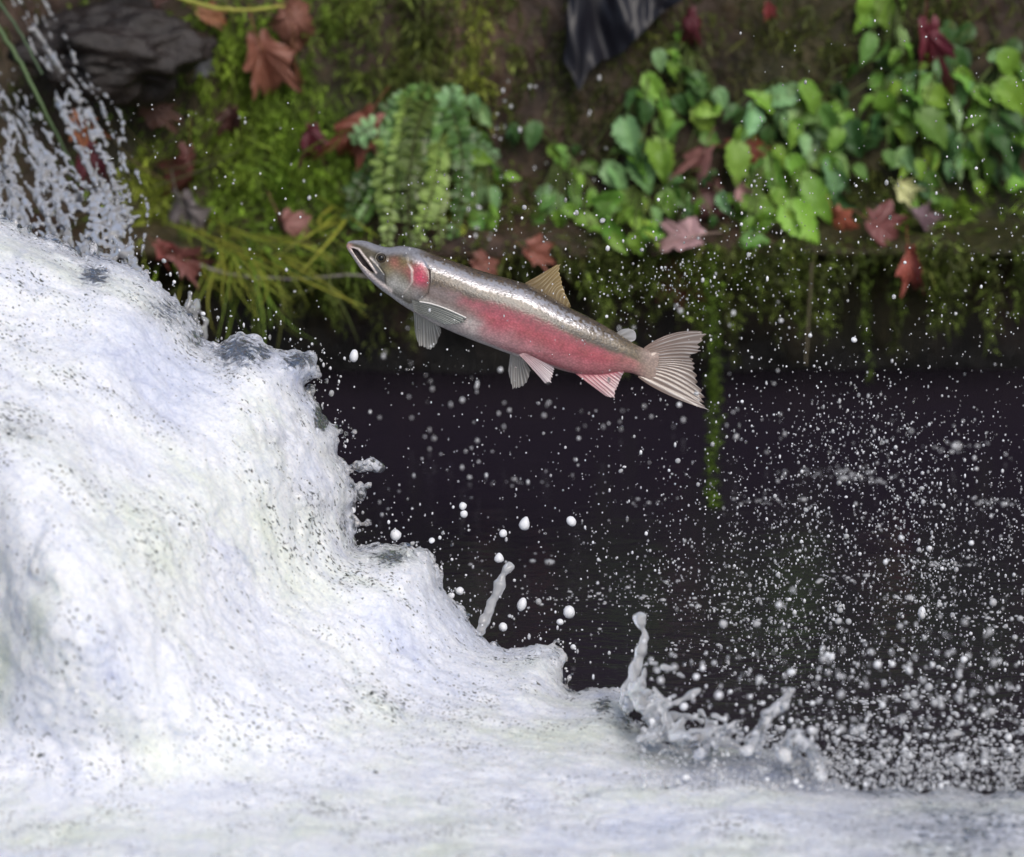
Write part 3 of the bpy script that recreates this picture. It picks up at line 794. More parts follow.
        s1 = np.arange(nb - 1); sA = np.stack([s1, s1 + 1, s1 + 1 + K, s1 + K], -1)
        s2 = (na - 1) * nb + np.arange(nb - 1); sB = np.stack([s2 + K, s2 + 1 + K, s2 + 1, s2], -1)
        f = np.concatenate([f1, f2, r_, sA, sB])
        ca, cb, ray = map(np.array, (ca, cb, ray))
        cc = ca + (cb - ca) * tt[None, :, None] + 0 * a_[:, None, None]
        rk = np.clip(rr, 0, 1)[:, None] ** 1.5 * smooth(.05, .3, tt)[None]
        nzz = noise(np.stack([g[..., 0], g[..., 1], g[..., 0] * 0], -1).reshape(-1, 3), .12, 3).reshape(na, nb)
        rk = rk * np.clip(.7 + .5 * nzz, .1, 1)
        cc = cc + (ray - cc) * (rk * .85)[..., None]
        tn = (thin * smooth(.1, .6, tt))[None] * (1 - rk)
        me = mesh(name, v, f, mf.m, cols=np.tile(cc.reshape(-1, 3), (2, 1)), attrs={"thin": np.tile(np.broadcast_to(tn, (na, nb)).ravel(), 2)})
        return obj(name, me, root)
    fin("dorsal_fin", [(525, 283), (540, 291), (555, 301), (569.5, 309)], [(541, 274), (549, 281), (558, 291.5), (570, 307.5)], [(557, 264.4), (559.3, 266), (561, 280), (565.5, 294), (571, 306.5)],
        13, 0, 2, (.24, .17, .08), (.42, .31, .13), (.58, .48, .30), .16, 1.0, 1.4)
    fin("adipose_fin", [(615, 334), (620, 337), (626, 341)], None, [(621, 329.5), (628, 328.6), (635, 331.5), (636, 339), (631, 342)], 3, 0, 1, (.30, .29, .28), (.5, .5, .52), (.55, .55, .56), .05, .3, 0)
    fin("tail_fin", [(644, 347.5), (646, 356), (645, 366), (638, 377)], [(672, 333.5), (674, 346), (673, 360), (672, 374), (664, 393)],
        [(701, 331.6), (703, 334), (700, 349), (692, 356), (694.4, 367.6), (699, 386), (705, 404), (704, 409)], 19, 0, 1.5, (.33, .24, .20), (.30, .24, .21), (.66, .63, .62), .24, 3.2, 1.6)
    fin("anal_fin", [(574, 372.5), (590, 373.5), (606, 373), (621, 370.5)], None, [(606, 396.5), (613, 397.5), (617, 388), (620, 380), (624, 372)], 11, 2, 6, (.55, .12, .17), (.55, .38, .40), (.82, .76, .78), .15, 1.6)
    fin("pelvic_fin", [(519, 355), (523, 353.5), (527, 354)], [(532, 369), (537, 365), (541, 361)], [(545, 384), (550, 382), (553, 375), (553.5, 367.5)], 9, 16, 25, (.55, .36, .38), (.62, .54, .56), (.85, .80, .82), .2, 1.6)
    fin("pelvic_fin", [(510.5, 352), (516, 354), (522, 356)], None, [(508, 371), (512, 386), (516, 388.5), (525, 384), (531, 371)], 10, -10, -16, (.45, .43, .41), (.50, .48, .46), (.85, .83, .81), .40, .8)
    fin("pectoral_fin", [(413, 309), (421, 313), (432, 320), (438, 324)], None, [(414.5, 332), (418, 343.5), (424, 347.5), (433, 347.6), (440, 334), (440.5, 328)], 13, -14, -20, (.42, .42, .39), (.52, .51, .48), (.85, .84, .82), .38, .8)
    fin("pectoral_fin", [(412, 300), (413.5, 306), (415, 312)], [(439, 307.5), (438, 314), (434, 319.5)], [(467, 318.6), (464, 322.5), (456, 325), (444, 324.5)], 9, 20, 24.5, (.13, .14, .13), (.16, .18, .17), (.24, .26, .25), .0, .5)
    # white leading ray of the near pectoral
    cr = crom([(420, 302.2), (432, 304.5), (448, 310), (466.5, 318.4)], 30)
    tubev, tubef = [], []
    for k, (x, y) in enumerate(cr):
        for a in range(6):
            an = a * np.pi / 3
            tubev.append(FP(x + .0, y + .85 * math.sin(an), 21.2 + 3.9 * k / 29 + .85 * math.cos(an)) + off)
    for k in range(29):
        for a in range(6): tubef.append((k * 6 + a, k * 6 + (a + 1) % 6, k * 6 + 6 + (a + 1) % 6, k * 6 + 6 + a))
    mw = N("fin_ray").set(Base_Color=(.7, .68, .66, 1), Roughness=.3).m
    obj("fin_ray", mesh("fin_ray", np.array(tubev), np.array(tubef), mw), root)
build_fish()

# ------------------------------------------------------------------ moss
def leaflets(base, dirv, length, nl, size, col, droop, spread=.5, rng=RNG):
    """sprigs: nl little pointed leaflets along a drooping stem each; returns v, f, cols"""
    n = len(base)
    t = (np.arange(nl) + .5)[None] / nl
    c = base[:, None] + dirv[:, None] * (length[:, None] * t)[..., None] + np.array([0, 0, -1.]) * (droop[:, None] * t ** 2)[..., None]
    a = rng.normal(size=(n, nl, 3)); a /= np.linalg.norm(a, axis=-1, keepdims=True)
    a = a * spread + dirv[:, None] * .5 + np.array([0, 0, -.35]); a /= np.linalg.norm(a, axis=-1, keepdims=True)
    b = np.cross(a, rng.normal(size=(n, nl, 3))); b /= np.linalg.norm(b, axis=-1, keepdims=True) + 1e-9
    sz = (size[:, None] * rng.uniform(.6, 1.3, (n, nl)))[..., None]
    v = np.stack([c + b * sz * .15, c + a * sz * 1.35, c - b * sz * .15, c - a * sz * .25], 2).reshape(-1, 3)
    k = np.arange(n * nl) * 4
    f = np.stack([k, k + 1, k + 2, k + 3], 1)
    cc = np.repeat(col * rng.lognormal(0, .45, (n, 1)), nl, 0) * rng.uniform(.75, 1.25, (n * nl, 1))
    return v, f, np.repeat(cc, 4, 0)

BRIGHT, YELLOW, OLIVE, DARKM, BLUISH = map(np.array, ((.155, .26, .030), (.26, .31, .045), (.078, .098, .022), (.046, .050, .018), (.10, .18, .08)))
ZONES = [  # cx, cy, rx, ry, density, colour
    (275, 90, 95, 110, 1.0, BRIGHT), (270, 180, 90, 70, .85, BRIGHT), (240, 110, 50, 110, .6, YELLOW), (335, 60, 60, 60, .8, OLIVE), (430, 45, 85, 70, .9, OLIVE), (475, 60, 20, 70, .8, YELLOW), (345, 200, 40, 60, .8, BRIGHT),
    (500, 40, 40, 60, .5, OLIVE), (590, 110, 40, 60, .45, DARKM), (565, 100, 14, 60, .4, OLIVE), (640, 70, 50, 50, .4, OLIVE), (150, 190, 25, 40, .7, YELLOW), (960, 15, 70, 28, .7, OLIVE), (830, 40, 40, 50, .25, OLIVE), (720, 60, 50, 60, .2, DARKM),
    (965, 208, 70, 18, .9, BRIGHT), (860, 185, 50, 20, .45, OLIVE), (540, 200, 60, 25, .5, OLIVE), (490, 195, 25, 25, .6, BRIGHT), (600, 250, 90, 30, .5, OLIVE), (760, 258, 60, 20, .55, OLIVE), (950, 262, 80, 22, .5, OLIVE), (450, 215, 20, 30, .5, YELLOW),
    (720, 20, 60, 20, .25, OLIVE), (1000, 250, 60, 24, .3, DARKM), (330, 285, 40, 30, .6, OLIVE), (280, 240, 60, 30, .5, BRIGHT)]

def build_moss():
    V, F, Cc, o = [], [], [], 0
    def add(r):
        nonlocal o
        V.append(r[0]); F.append(r[1] + o); Cc.append(r[2]); o += len(r[0])
    n = 60000
    px, py = RNG.uniform(-60, 1100, n), RNG.uniform(-60, 300, n)
    d = np.zeros(n); col = np.zeros((n, 3)); wt = np.full(n, 1e-6)
    for cx, cy, rx, ry, a, c in ZONES:
        g = a * np.exp(-((px - cx) / rx) ** 2 - ((py - cy) / ry) ** 2)
        d = np.maximum(d, g); col += g[:, None] ** 2 * c; wt += g ** 2
    col = (col + 1e-4 * OLIVE) / (wt + 1e-4)[:, None]
    cl = fbm(np.stack([px, py, px * 0], 1), .035, 3)
    d = d * np.clip(.52 + 1.3 * cl, .02, 1.3) + .03
    k = RNG.random(n) < d * .95
    px, py, col = px[k], py[k], col[k]
    p, nn = wall(px, py, .0)
    p2 = p + RNG.normal(0, .004, p.shape)
    dv = nn * RNG.uniform(.3, 1, (len(p), 1)) + RNG.normal(0, .55, p.shape) + np.array([0, 0, -.25]); dv /= np.linalg.norm(dv, axis=1, keepdims=True)
    hue = fbm(np.stack([px, py, px * 0 + 50], 1), .05, 3)[:, None]
    col = col * (1 + .45 * hue) * np.array([1, 1, 1]) + np.clip(hue, 0, 1) * np.array([.03, .02, 0])
    add(leaflets(p2, dv, RNG.uniform(.012, .048, len(p)), 6, RNG.uniform(.007, .016, len(p)), col, RNG.uniform(0, .03, len(p))))
    ob = obj("moss", mesh("moss", np.concatenate(V), np.concatenate(F), M_MOSS, False, np.concatenate(Cc)))
    tag(ob, "bright and olive green moss covering the rock bank", "moss", kind="stuff")
    # beyond the frame the cover goes on, sparser
    V, F, Cc, o = [], [], [], 0
    px = np.concatenate([RNG.uniform(-900, -60, 9000), RNG.uniform(1100, 1900, 9000), RNG.uniform(-900, 1900, 6000)]); py = np.concatenate([RNG.uniform(-60, 300, 18000), RNG.uniform(-260, -60, 6000)])
    p, nn = wall(px, py, 0)
    dv = nn + RNG.normal(0, .5, p.shape); dv /= np.linalg.norm(dv, axis=1, keepdims=True)
    hue = fbm(np.stack([px, py, px * 0 + 50], 1), .02, 3)[:, None]
    add(leaflets(p, dv, RNG.uniform(.012, .042, len(p)), 5, RNG.uniform(.007, .014, len(p)), OLIVE * (1 + .5 * hue) + np.zeros((len(p), 3)), RNG.uniform(0, .03, len(p))))
    ob = obj("moss", mesh("moss_far", np.concatenate(V), np.concatenate(F), M_MOSS, False, np.concatenate(Cc)))
    tag(ob, "olive moss on the bank to either side", "moss", kind="stuff")
build_moss()

def hang(px, py0, py1, col, dens=1.0, width=.010, sway=.008, size=.010, depth_out=.02):
    """one strand of moss hanging straight down from the ledge"""
    p, _ = wall(px, py0, depth_out); p = p[0]
    _, _, d0 = px_of(p)
    L = (py1 - py0) * S * d0 / D / math.cos(PITCH)
    n = max(6, int(L / .0032 * dens))
    t = np.sort(RNG.random(n))
    b = p + np.stack([sway * np.sin(t * 5 + px) + RNG.normal(0, width, n) * (1 - .5 * t), RNG.normal(0, width, n), -L * t], 1)
    dv = RNG.normal(0, .6, (n, 3)) + np.array([0, 0, -.8]); dv /= np.linalg.norm(dv, axis=1, keepdims=True)
    c = np.asarray(col) * (1 + .35 * np.sin(t * 9 + px)[:, None]) * RNG.uniform(.8, 1.2, (n, 1))
    return leaflets(b, dv, RNG.uniform(.006, .016, n), 3, np.full(n, size), c, np.zeros(n), .7)

def join(rs):
    V, F, C_, o = [], [], [], 0
    for r in rs:
        V.append(r[0]); F.append(r[1] + o); C_.append(r[2]); o += len(r[0])
    return np.concatenate(V), np.concatenate(F), np.concatenate(C_)

def on_pool(px, py):
    r = P(px, py, np.full(np.shape(px), D)) - CAM
    t = -CAM[2] / r[..., 2]
    return CAM + r * t[..., None]

def build_hanging():
    rs = []
    for x in np.concatenate([RNG.uniform(225, 360, 26), RNG.uniform(540, 700, 26), RNG.uniform(690, 850, 34), RNG.uniform(850, 1060, 30), RNG.uniform(380, 540, 10)]):
        y0 = RNG.uniform(240, 262)
        ln = RNG.gamma(1.8, 18) + 10
        rs.append(hang(x, y0, y0 + min(ln, 120), OLIVE * RNG.uniform(.4, 1.0) + (BRIGHT - OLIVE) * RNG.random() ** 2 * .4, .9, RNG.uniform(.005, .013)))
    for x, y1 in ((742, 325), (757, 318), (795, 330), (803, 335), (785, 318), (935, 330), (945, 340), (960, 330), (990, 345), (830, 330), (335, 330), (600, 330), (610, 345), (650, 322), (690, 315), (700, 340)):
        rs.append(hang(x, 245, y1, OLIVE * .9 + BRIGHT * .25, 1.3, .010))
    for x in RNG.uniform(360, 1040, 16):
        rs.append(hang(x, 246, RNG.uniform(330, 372), OLIVE * RNG.uniform(.5, 1.0), .55, .005, .006, .008))
    for x, y0, y1, c in ((470, -5, 130, YELLOW), (478, 0, 100, YELLOW * .8), (515, 40, 160, OLIVE), (565, 85, 165, OLIVE), (600, 60, 190, OLIVE * .8), (690, 5, 60, OLIVE), (395, 20, 70, OLIVE), (445, 0, 60, OLIVE)):
        rs.append(hang(x, y0, y1, c, 1.2, .010))
    tag(obj("hanging_moss", mesh("hanging_moss", *join(rs)[:2], M_MOSS, False, join(rs)[2])), "fringe of olive moss hanging from the ledge over the dark undercut", "moss", kind="stuff")
    top = wall(712, 244, .02)[0][0]
    fl = on_pool(np.array([713., 715, 712, 713]), np.array([392., 430, 470, 510])) + [0, 0, .006]
    way = crom(np.array([top, top + [.002, -.05, -.10], top + [.004, -.07, -.22], *fl]), 400)
    def along(n, wd, c, size):
        t = np.sort(RNG.random(n)); b = way[(t * 399).astype(int)] + RNG.normal(0, wd, (n, 3)) * (1.15 - .75 * t)[:, None]
        b[:, 2] = np.maximum(b[:, 2], .004); dv = RNG.normal(0, .6, (n, 3)) + [0, -.2, -.5]; dv /= np.linalg.norm(dv, axis=1, keepdims=True)
        dv[:, 2] = np.where(b[:, 2] < .03, np.abs(dv[:, 2]) * .3, dv[:, 2])
        return leaflets(b, dv, RNG.uniform(.006, .015, n), 3, np.full(n, size), np.asarray(c) * RNG.uniform(.7, 1.2, (n, 1)), np.zeros(n), .7)
    rs = [hang(712, 244, 330, BRIGHT * .75, 1.4, .011), along(400, .0075, BRIGHT * .55, .010), hang(720, 250, 330, OLIVE, 1.2, .012)]
    v, f, c = join(rs); b = v.mean(0)
    tag(obj("moss_strand", mesh("moss_strand", v - b, f, M_MOSS, False, c), None, b), "long yellow green moss strand trailing into the pool right of the fish's tail", "moss strand")
build_hanging()

# ------------------------------------------------------------------ leaves
def heart_leaf(seed, toothed=True):
    """broad heart-shaped leaf, length 1 along +Y from the stalk, +Z its upper face"""
    rng = np.random.default_rng(seed)
    t = np.linspace(0, 1, 13)
    half = .40 * np.sin(np.pi * np.clip(t, 0, 1) ** .66) ** .85 * (1 - .30 * t ** 2)
    half = half * (1 + (.10 * np.cos(t * 12 * np.pi) if toothed else 0)); half[-1] = .004; half[0] = .06
    rows = []
    for k, (a, h) in enumerate(zip(t, half)):
        for u in (-1, -.66, -.33, 0, .33, .66, 1):
            y = a - .16 * abs(u) ** 1.5 * math.exp(-(a / .22) ** 2)
            z = .34 * abs(u) * h - .36 * a * a + .045 * math.sin(a * 16 + abs(u) * 3) * abs(u) + .02 * math.sin(u * 4 + seed)
            rows.append((u * h, y, z))
    v = np.array(rows)
    i = np.arange(12)[:, None] * 7 + np.arange(6)[None]
    f = np.stack([i, i + 1, i + 8, i + 7], -1).reshape(-1, 4)
    u = np.abs(np.tile([-1, -.66, -.33, 0, .33, .66, 1], 13)); tt = np.repeat(t, 7)
    c = np.ones((len(v), 3)) * (1 - .10 * np.cos(tt * 30 + u * 6)[:, None] * (u[:, None] > .1))
    c[u < .05] = (1.0, 1.0, .9)
    v2 = v - np.array([0, 0, .012])                       # a real thickness: lower skin
    n = len(v)
    return mesh("leaf", np.concatenate([v, v2]), np.concatenate([f, f[:, ::-1] + n]), M_LEAF, True, np.concatenate([c, c * .8]))
LEAF = [heart_leaf(s) for s in range(5)]

def maple_leaf(seed, curl=.5):
    """dry five-lobed leaf about 1 across, curled and wrinkled"""
    rng = np.random.default_rng(seed)
    prof = [(0, .10), (14, .30), (22, .50), (30, .62), (38, .58), (46, .52), (54, .58), (66, .80), (72, .92), (78, .80), (90, .64), (100, .64), (110, .70), (122, .96), (128, 1.04), (134, .90), (146, .64), (156, .68), (168, .92), (180, 1.16)]
    a = np.array([p[0] for p in prof], float); r = np.array([p[1] for p in prof])
    ang = np.concatenate([a, 360 - a[::-1][1:-1]]); rad = np.concatenate([r, r[::-1][1:-1]]) * .62
    rad = rad * rng.uniform(.85, 1.12, len(rad))
    ang2 = np.interp(np.arange(0, len(ang), .5), np.arange(len(ang) + 1), np.append(ang, 360.)); rad2 = np.interp(np.arange(0, len(ang), .5), np.arange(len(ang) + 1), np.append(rad, rad[0]))
    m = len(ang2); rings = np.array([.0, .2, .4, .6, .8, 1.0])
    v = []
    for q in rings:
        for g, h in zip(ang2, rad2):
            g_ = R(g); rr = q * h if q > .5 else q * (.5 * h + .5 * .45)
            x, y = rr * math.sin(g_), -rr * math.cos(g_)
            v.append((x, y, 0))
    v = np.array(v); x, y = v[:, 0].copy(), v[:, 1].copy()
    v[:, 1] += .70 * np.abs(x) * min(curl, 1.0); v[:, 0] *= 1 - .30 * min(curl, 1.0)
    b = rng.uniform(.8, 1.5) * curl
    z = .9 * b * x * x * np.sign(rng.normal()) - .55 * b * y * y + .11 * noise(v * 1.0 + seed, 4, seed) + .05 * noise(v, 9, seed)
    vein = np.min([np.abs(np.sin((np.arctan2(x, -y) - R(k)) / 1)) * np.hypot(x, y) for k in (72, 128, 180, -72, -128)], 0)
    z -= .03 * np.exp(-(vein / .03) ** 2)
    v[:, 2] = z
    k = np.arange(len(rings) - 1)[:, None] * m; j = np.arange(m)[None]; j2 = (j + 1) % m
    f = np.stack([k + j, k + m + j, k + m + j2, k + j2], -1).reshape(-1, 4)
    c = np.ones((len(v), 3)) * (1 + .25 * noise(v, 9, seed + 2))[:, None]; c = c + np.exp(-(vein / .018) ** 2)[:, None] * np.array([.25, .12, .10])
    n = len(v)
    return v, np.concatenate([f, f[:, ::-1] + n]), np.concatenate([v, v - [0, 0, .008]]), np.concatenate([c, c * .8])
def maple_mesh(seed, curl=.5):
    v, f, vv, c = maple_leaf(seed, curl)
    return mesh("dead_leaf", vv, f, M_DEAD, True, c)
def petiole():
    v, f = [], []
    for k in range(7):
        for a in range(5): v.append((.012 * math.cos(a * 1.257) + .05 * math.sin(k * .4), .06 * 1 - k * .1 + .02, .012 * math.sin(a * 1.257) + .02 * k * .3))
    v = np.array(v); v[:, 1] = v[:, 1] - .02
    for k in range(6):
        for a in range(5): f.append((k * 5 + a, k * 5 + (a + 1) % 5, k * 5 + 5 + (a + 1) % 5, k * 5 + 5 + a))
    return mesh("stalk", v, np.array(f), M_DEAD, True, np.ones((35, 3)))

def basis(tip_deg, tilt, roll, nrm_bias=(0, -.9, .45)):
    """matrix whose +Y runs along tip_deg in the picture (0 right, 90 down), +Z faces out of the bank, tilted"""
    a = R(tip_deg)
    y = math.cos(a) * RIGHT - math.sin(a) * np.array([0, .12, 1.0]); y = y / np.linalg.norm(y)
    z = np.array(nrm_bias, float); z = z - y * (z @ y); z /= np.linalg.norm(z); x = np.cross(y, z)
    m = Matrix((tuple(x), tuple(y), tuple(z))).transposed()
    return m @ Matrix.Rotation(tilt, 3, 'X') @ Matrix.Rotation(roll, 3, 'Y')

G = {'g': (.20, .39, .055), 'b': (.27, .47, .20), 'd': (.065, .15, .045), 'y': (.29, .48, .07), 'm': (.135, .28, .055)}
PLANTS = [  # label, root px, leaves (px, py, length px, tip angle, hue)
 ("low leafy plant with small round leaves directly right of the fern", (480, 150), [(484, 117, 24, 60, 'b'), (495, 167, 26, 40, 'm'), (477, 187, 20, 90, 'b'), (495, 200, 24, 80, 'b'), (487, 146, 26, 60, 'm'), (492, 221, 28, 90, 'g'), (464, 158, 26, 100, 'm'), (470, 205, 24, 110, 'm'), (503, 180, 20, 60, 'g'), (478, 222, 22, 110, 'm')]),
 ("small leafy plant above the fish's back in front of dark rock", (560, 150), [(532, 137, 28, 110, 'd'), (562, 158, 28, 60, 'g'), (576, 177, 18, 80, 'g'), (575, 193, 22, 100, 'g'), (547, 195, 22, 160, 'b'), (555, 208, 26, 90, 'b'), (574, 212, 22, 30, 'g'), (590, 221, 26, 20, 'g'), (538, 214, 22, 140, 'm'), (562, 220, 22, 60, 'm')]),
 ("pale yellow green leafy plant hanging over the ledge left of the pink fallen leaf", (640, 190), [(605, 202, 32, 165, 'g'), (635, 199, 30, 15, 'y'), (622, 217, 26, 120, 'y'), (638, 219, 24, 50, 'y'), (616, 235, 30, 45, 'g'), (638, 247, 26, 70, 'g'), (656, 242, 28, 35, 'y'), (658, 221, 26, 60, 'b'), (645, 232, 22, 80, 'y'), (598, 214, 24, 140, 'm')]),
 ("tall leafy plant with the big bluish leaf under the black sheet", (652, 75), [(656, 90, 34, 60, 'g'), (666, 111, 24, 70, 'g'), (628, 138, 38, 80, 'b'), (670, 132, 32, 45, 'm'), (664, 161, 44, 60, 'g'), (644, 174, 38, 70, 'b'), (617, 179, 36, 50, 'b'), (638, 156, 26, 110, 'd'), (630, 100, 28, 120, 'd'), (646, 116, 26, 90, 'd')]),
 ("sparse leafy plant at the top, just right of the black sheet", (690, 50), [(660, 62, 22, 80, 'b'), (675, 70, 22, 60, 'g'), (693, 74, 26, 40, 'm'), (700, 86, 28, 60, 'd'), (684, 109, 28, 80, 'd'), (705, 121, 36, 70, 'y'), (722, 100, 22, 70, 'b'), (696, 100, 24, 60, 'm'), (678, 30, 18, 60, 'g')]),
 ("leafy plant with soft dark leaves right above the pink fallen leaf", (680, 180), [(677, 198, 32, 60, 'm'), (699, 212, 24, 90, 'g'), (689, 209, 24, 100, 'b'), (668, 205, 26, 80, 'm'), (724, 205, 24, 70, 'b'), (712, 140, 22, 20, 'm'), (672, 183, 24, 45, 'd'), (708, 185, 20, 80, 'd')]),
 ("leafy plant with long drooping leaves over the small dark hollow in the ledge", (765, 150), [(738, 165, 42, 90, 'g'), (773, 172, 36, 80, 'g'), (761, 205, 36, 30, 'g'), (763, 223, 36, 5, 'g'), (757, 190, 26, 60, 'y'), (778, 186, 28, 60, 'g'), (745, 218, 24, 150, 'm'), (784, 160, 28, 50, 'g'), (755, 172, 26, 110, 'm')]),
 ("leafy plant with bluish spreading leaves on dark brown rock", (770, 85), [(773, 97, 42, 178, 'b'), (788, 99, 30, 20, 'b'), (752, 123, 36, 100, 'b'), (745, 140, 24, 110, 'm'), (778, 118, 28, 80, 'm'), (740, 118, 26, 150, 'd'), (768, 140, 26, 80, 'd')]),
 ("dense leafy plant with overlapping fresh leaves above the red leaf on the ledge", (815, 95), [(815, 105, 36, 60, 'g'), (796, 128, 38, 65, 'b'), (810, 147, 34, 75, 'b'), (831, 124, 36, 70, 'm'), (836, 147, 36, 70, 'm'), (801, 114, 30, 50, 'g'), (794, 138, 28, 90, 'g'), (820, 130, 28, 60, 'm'), (850, 145, 26, 80, 'd'), (845, 98, 30, 70, 'd'), (824, 165, 30, 50, 'g')]),
 ("leafy plant whose large bright leaf tips over the ledge edge", (800, 160), [(803, 224, 48, 50, 'y'), (836, 182, 42, 72, 'b'), (801, 173, 38, 50, 'g'), (820, 203, 46, 60, 'g'), (789, 191, 28, 70, 'g'), (812, 187, 30, 45, 'g'), (843, 165, 26, 60, 'm'), (797, 205, 22, 120, 'g')]),
 ("leafy plant at the very top edge, left of the long dark red leaf", (890, -8), [(884, 14, 36, 80, 'g'), (903, 4, 28, 50, 'g'), (864, 10, 28, 100, 'y'), (867, 50, 32, 100, 'm'), (901, 48, 36, 80, 'b'), (903, 77, 30, -30, 'b'), (917, 67, 24, -20, 'g'), (884, 64, 24, 130, 'd')]),
 ("leafy plant with narrow fresh leaves below the long dark red leaf", (890, 80), [(880, 89, 30, 70, 'g'), (887, 110, 34, 80, 'g'), (864, 105, 24, 150, 'g'), (907, 101, 30, 70, 'b'), (907, 128, 40, 80, 'g'), (872, 142, 30, 100, 'd'), (854, 140, 36, 90, 'd'), (890, 138, 24, 100, 'm'), (896, 118, 26, 60, 'm'), (875, 122, 28, 110, 'd')]),
 ("large leafy plant with broad green leaves right of the long dark red leaf", (945, 65), [(929, 93, 46, 35, 'g'), (945, 77, 36, 80, 'b'), (951, 38, 30, 80, 'd'), (937, 130, 46, 50, 'm'), (957, 110, 38, 60, 'b'), (968, 87, 36, 40, 'g'), (960, 62, 30, 60, 'd'), (925, 112, 30, 60, 'm'), (948, 142, 30, 60, 'd')]),
 ("leafy plant with broad leaves running off the upper right border", (1005, 60), [(990, 99, 34, 30, 'g'), (980, 124, 38, 70, 'g'), (1006, 122, 36, 40, 'd'), (1016, 99, 42, 50, 'g'), (1012, 67, 36, 50, 'g'), (1002, 59, 24, 20, 'b'), (996, 140, 30, 60, 'd'), (1024, 140, 36, 60, 'd'), (1026, 76, 34, 50, 'm')]),
 ("leafy plant with one big pale bluish leaf near the right border", (975, 135), [(964, 158, 40, 85, 'b'), (951, 170, 26, 110, 'b'), (982, 148, 32, 60, 'm'), (1008, 156, 42, 45, 'd'), (992, 170, 30, 60, 'd'), (1016, 178, 34, 60, 'd'), (975, 176, 26, 70, 'm'), (945, 150, 26, 100, 'd')]),
 ("small pale leafy plant beside the cream yellow fallen leaf", (912, 148), [(909, 162, 28, 80, 'b'), (899, 160, 24, 120, 'b'), (933, 160, 26, 70, 'y'), (920, 172, 22, 80, 'y'), (926, 192, 24, 80, 'b'), (915, 200, 20, 60, 'g'), (935, 182, 22, 60, 'm'), (940, 200, 20, 40, 'm')])]

def tube_mesh(name, pts, rads, mat, col=None, k=6):
    pts = np.asarray(pts, float); n = len(pts)
    tg = np.gradient(pts, axis=0); tg /= np.linalg.norm(tg, axis=1, keepdims=True) + 1e-12
    ref = np.array([0.3, -.9, .3]); s1 = np.cross(tg, ref); s1 /= np.linalg.norm(s1, axis=1, keepdims=True) + 1e-12; s2 = np.cross(tg, s1)
    an = np.arange(k) * 2 * np.pi / k
    v = pts[:, None] + np.asarray(rads, float).reshape(-1, 1, 1) * (np.cos(an)[None, :, None] * s1[:, None] + np.sin(an)[None, :, None] * s2[:, None])
    i = np.arange(n - 1)[:, None] * k; j = np.arange(k)[None]; j2 = (j + 1) % k
    f = np.stack([i + j, i + j2, i + k + j2, i + k + j], -1).reshape(-1, 4)
    return mesh(name, v.reshape(-1, 3), f, mat, True, np.ones((n * k, 3)) if col is None else np.tile(col, (n * k, 1)))

def build_plants():
    rng = np.random.default_rng(5)
    for label, (rx, ry), leaves in PLANTS:
        base = wall(rx, ry, .0)[0][0]
        root = empty("leafy_plant", base, label, "plant", "leafy plants growing on the mossy bank")
        extra = []
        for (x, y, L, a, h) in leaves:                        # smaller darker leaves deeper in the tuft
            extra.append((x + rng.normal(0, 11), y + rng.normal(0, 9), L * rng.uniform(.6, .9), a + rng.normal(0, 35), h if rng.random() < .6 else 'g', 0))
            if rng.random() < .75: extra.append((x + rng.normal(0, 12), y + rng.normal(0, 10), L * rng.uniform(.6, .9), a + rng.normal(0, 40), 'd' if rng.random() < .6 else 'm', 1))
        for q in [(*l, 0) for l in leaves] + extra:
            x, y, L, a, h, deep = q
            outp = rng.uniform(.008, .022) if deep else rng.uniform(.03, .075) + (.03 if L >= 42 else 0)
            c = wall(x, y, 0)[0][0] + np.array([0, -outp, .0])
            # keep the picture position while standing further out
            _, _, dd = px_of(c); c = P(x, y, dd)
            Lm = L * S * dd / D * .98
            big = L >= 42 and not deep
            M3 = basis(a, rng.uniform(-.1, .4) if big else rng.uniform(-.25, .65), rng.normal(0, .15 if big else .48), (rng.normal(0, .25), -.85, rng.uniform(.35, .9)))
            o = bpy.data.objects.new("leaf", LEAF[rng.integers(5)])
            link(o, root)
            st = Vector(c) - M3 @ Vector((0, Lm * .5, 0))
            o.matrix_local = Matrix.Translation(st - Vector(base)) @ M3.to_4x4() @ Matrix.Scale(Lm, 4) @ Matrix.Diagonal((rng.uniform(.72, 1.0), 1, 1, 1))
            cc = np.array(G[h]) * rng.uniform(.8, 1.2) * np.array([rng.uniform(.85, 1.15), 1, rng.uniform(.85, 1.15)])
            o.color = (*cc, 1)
            # stalk from the root to the leaf's foot
            s0, s1 = np.zeros(3) + [0, 0, 0], np.array(st) - base
            t = np.linspace(0, 1, 7)[:, None]
            cv = s0 + (s1 - s0) * t + np.array([0, -.02, .02]) * np.sin(np.pi * t)
            so = obj("stem", tube_mesh("stem", cv, np.full(7, .0012), M_STEM, None, 5), root)
            so.color = (.09, .13, .03, 1)
build_plants()

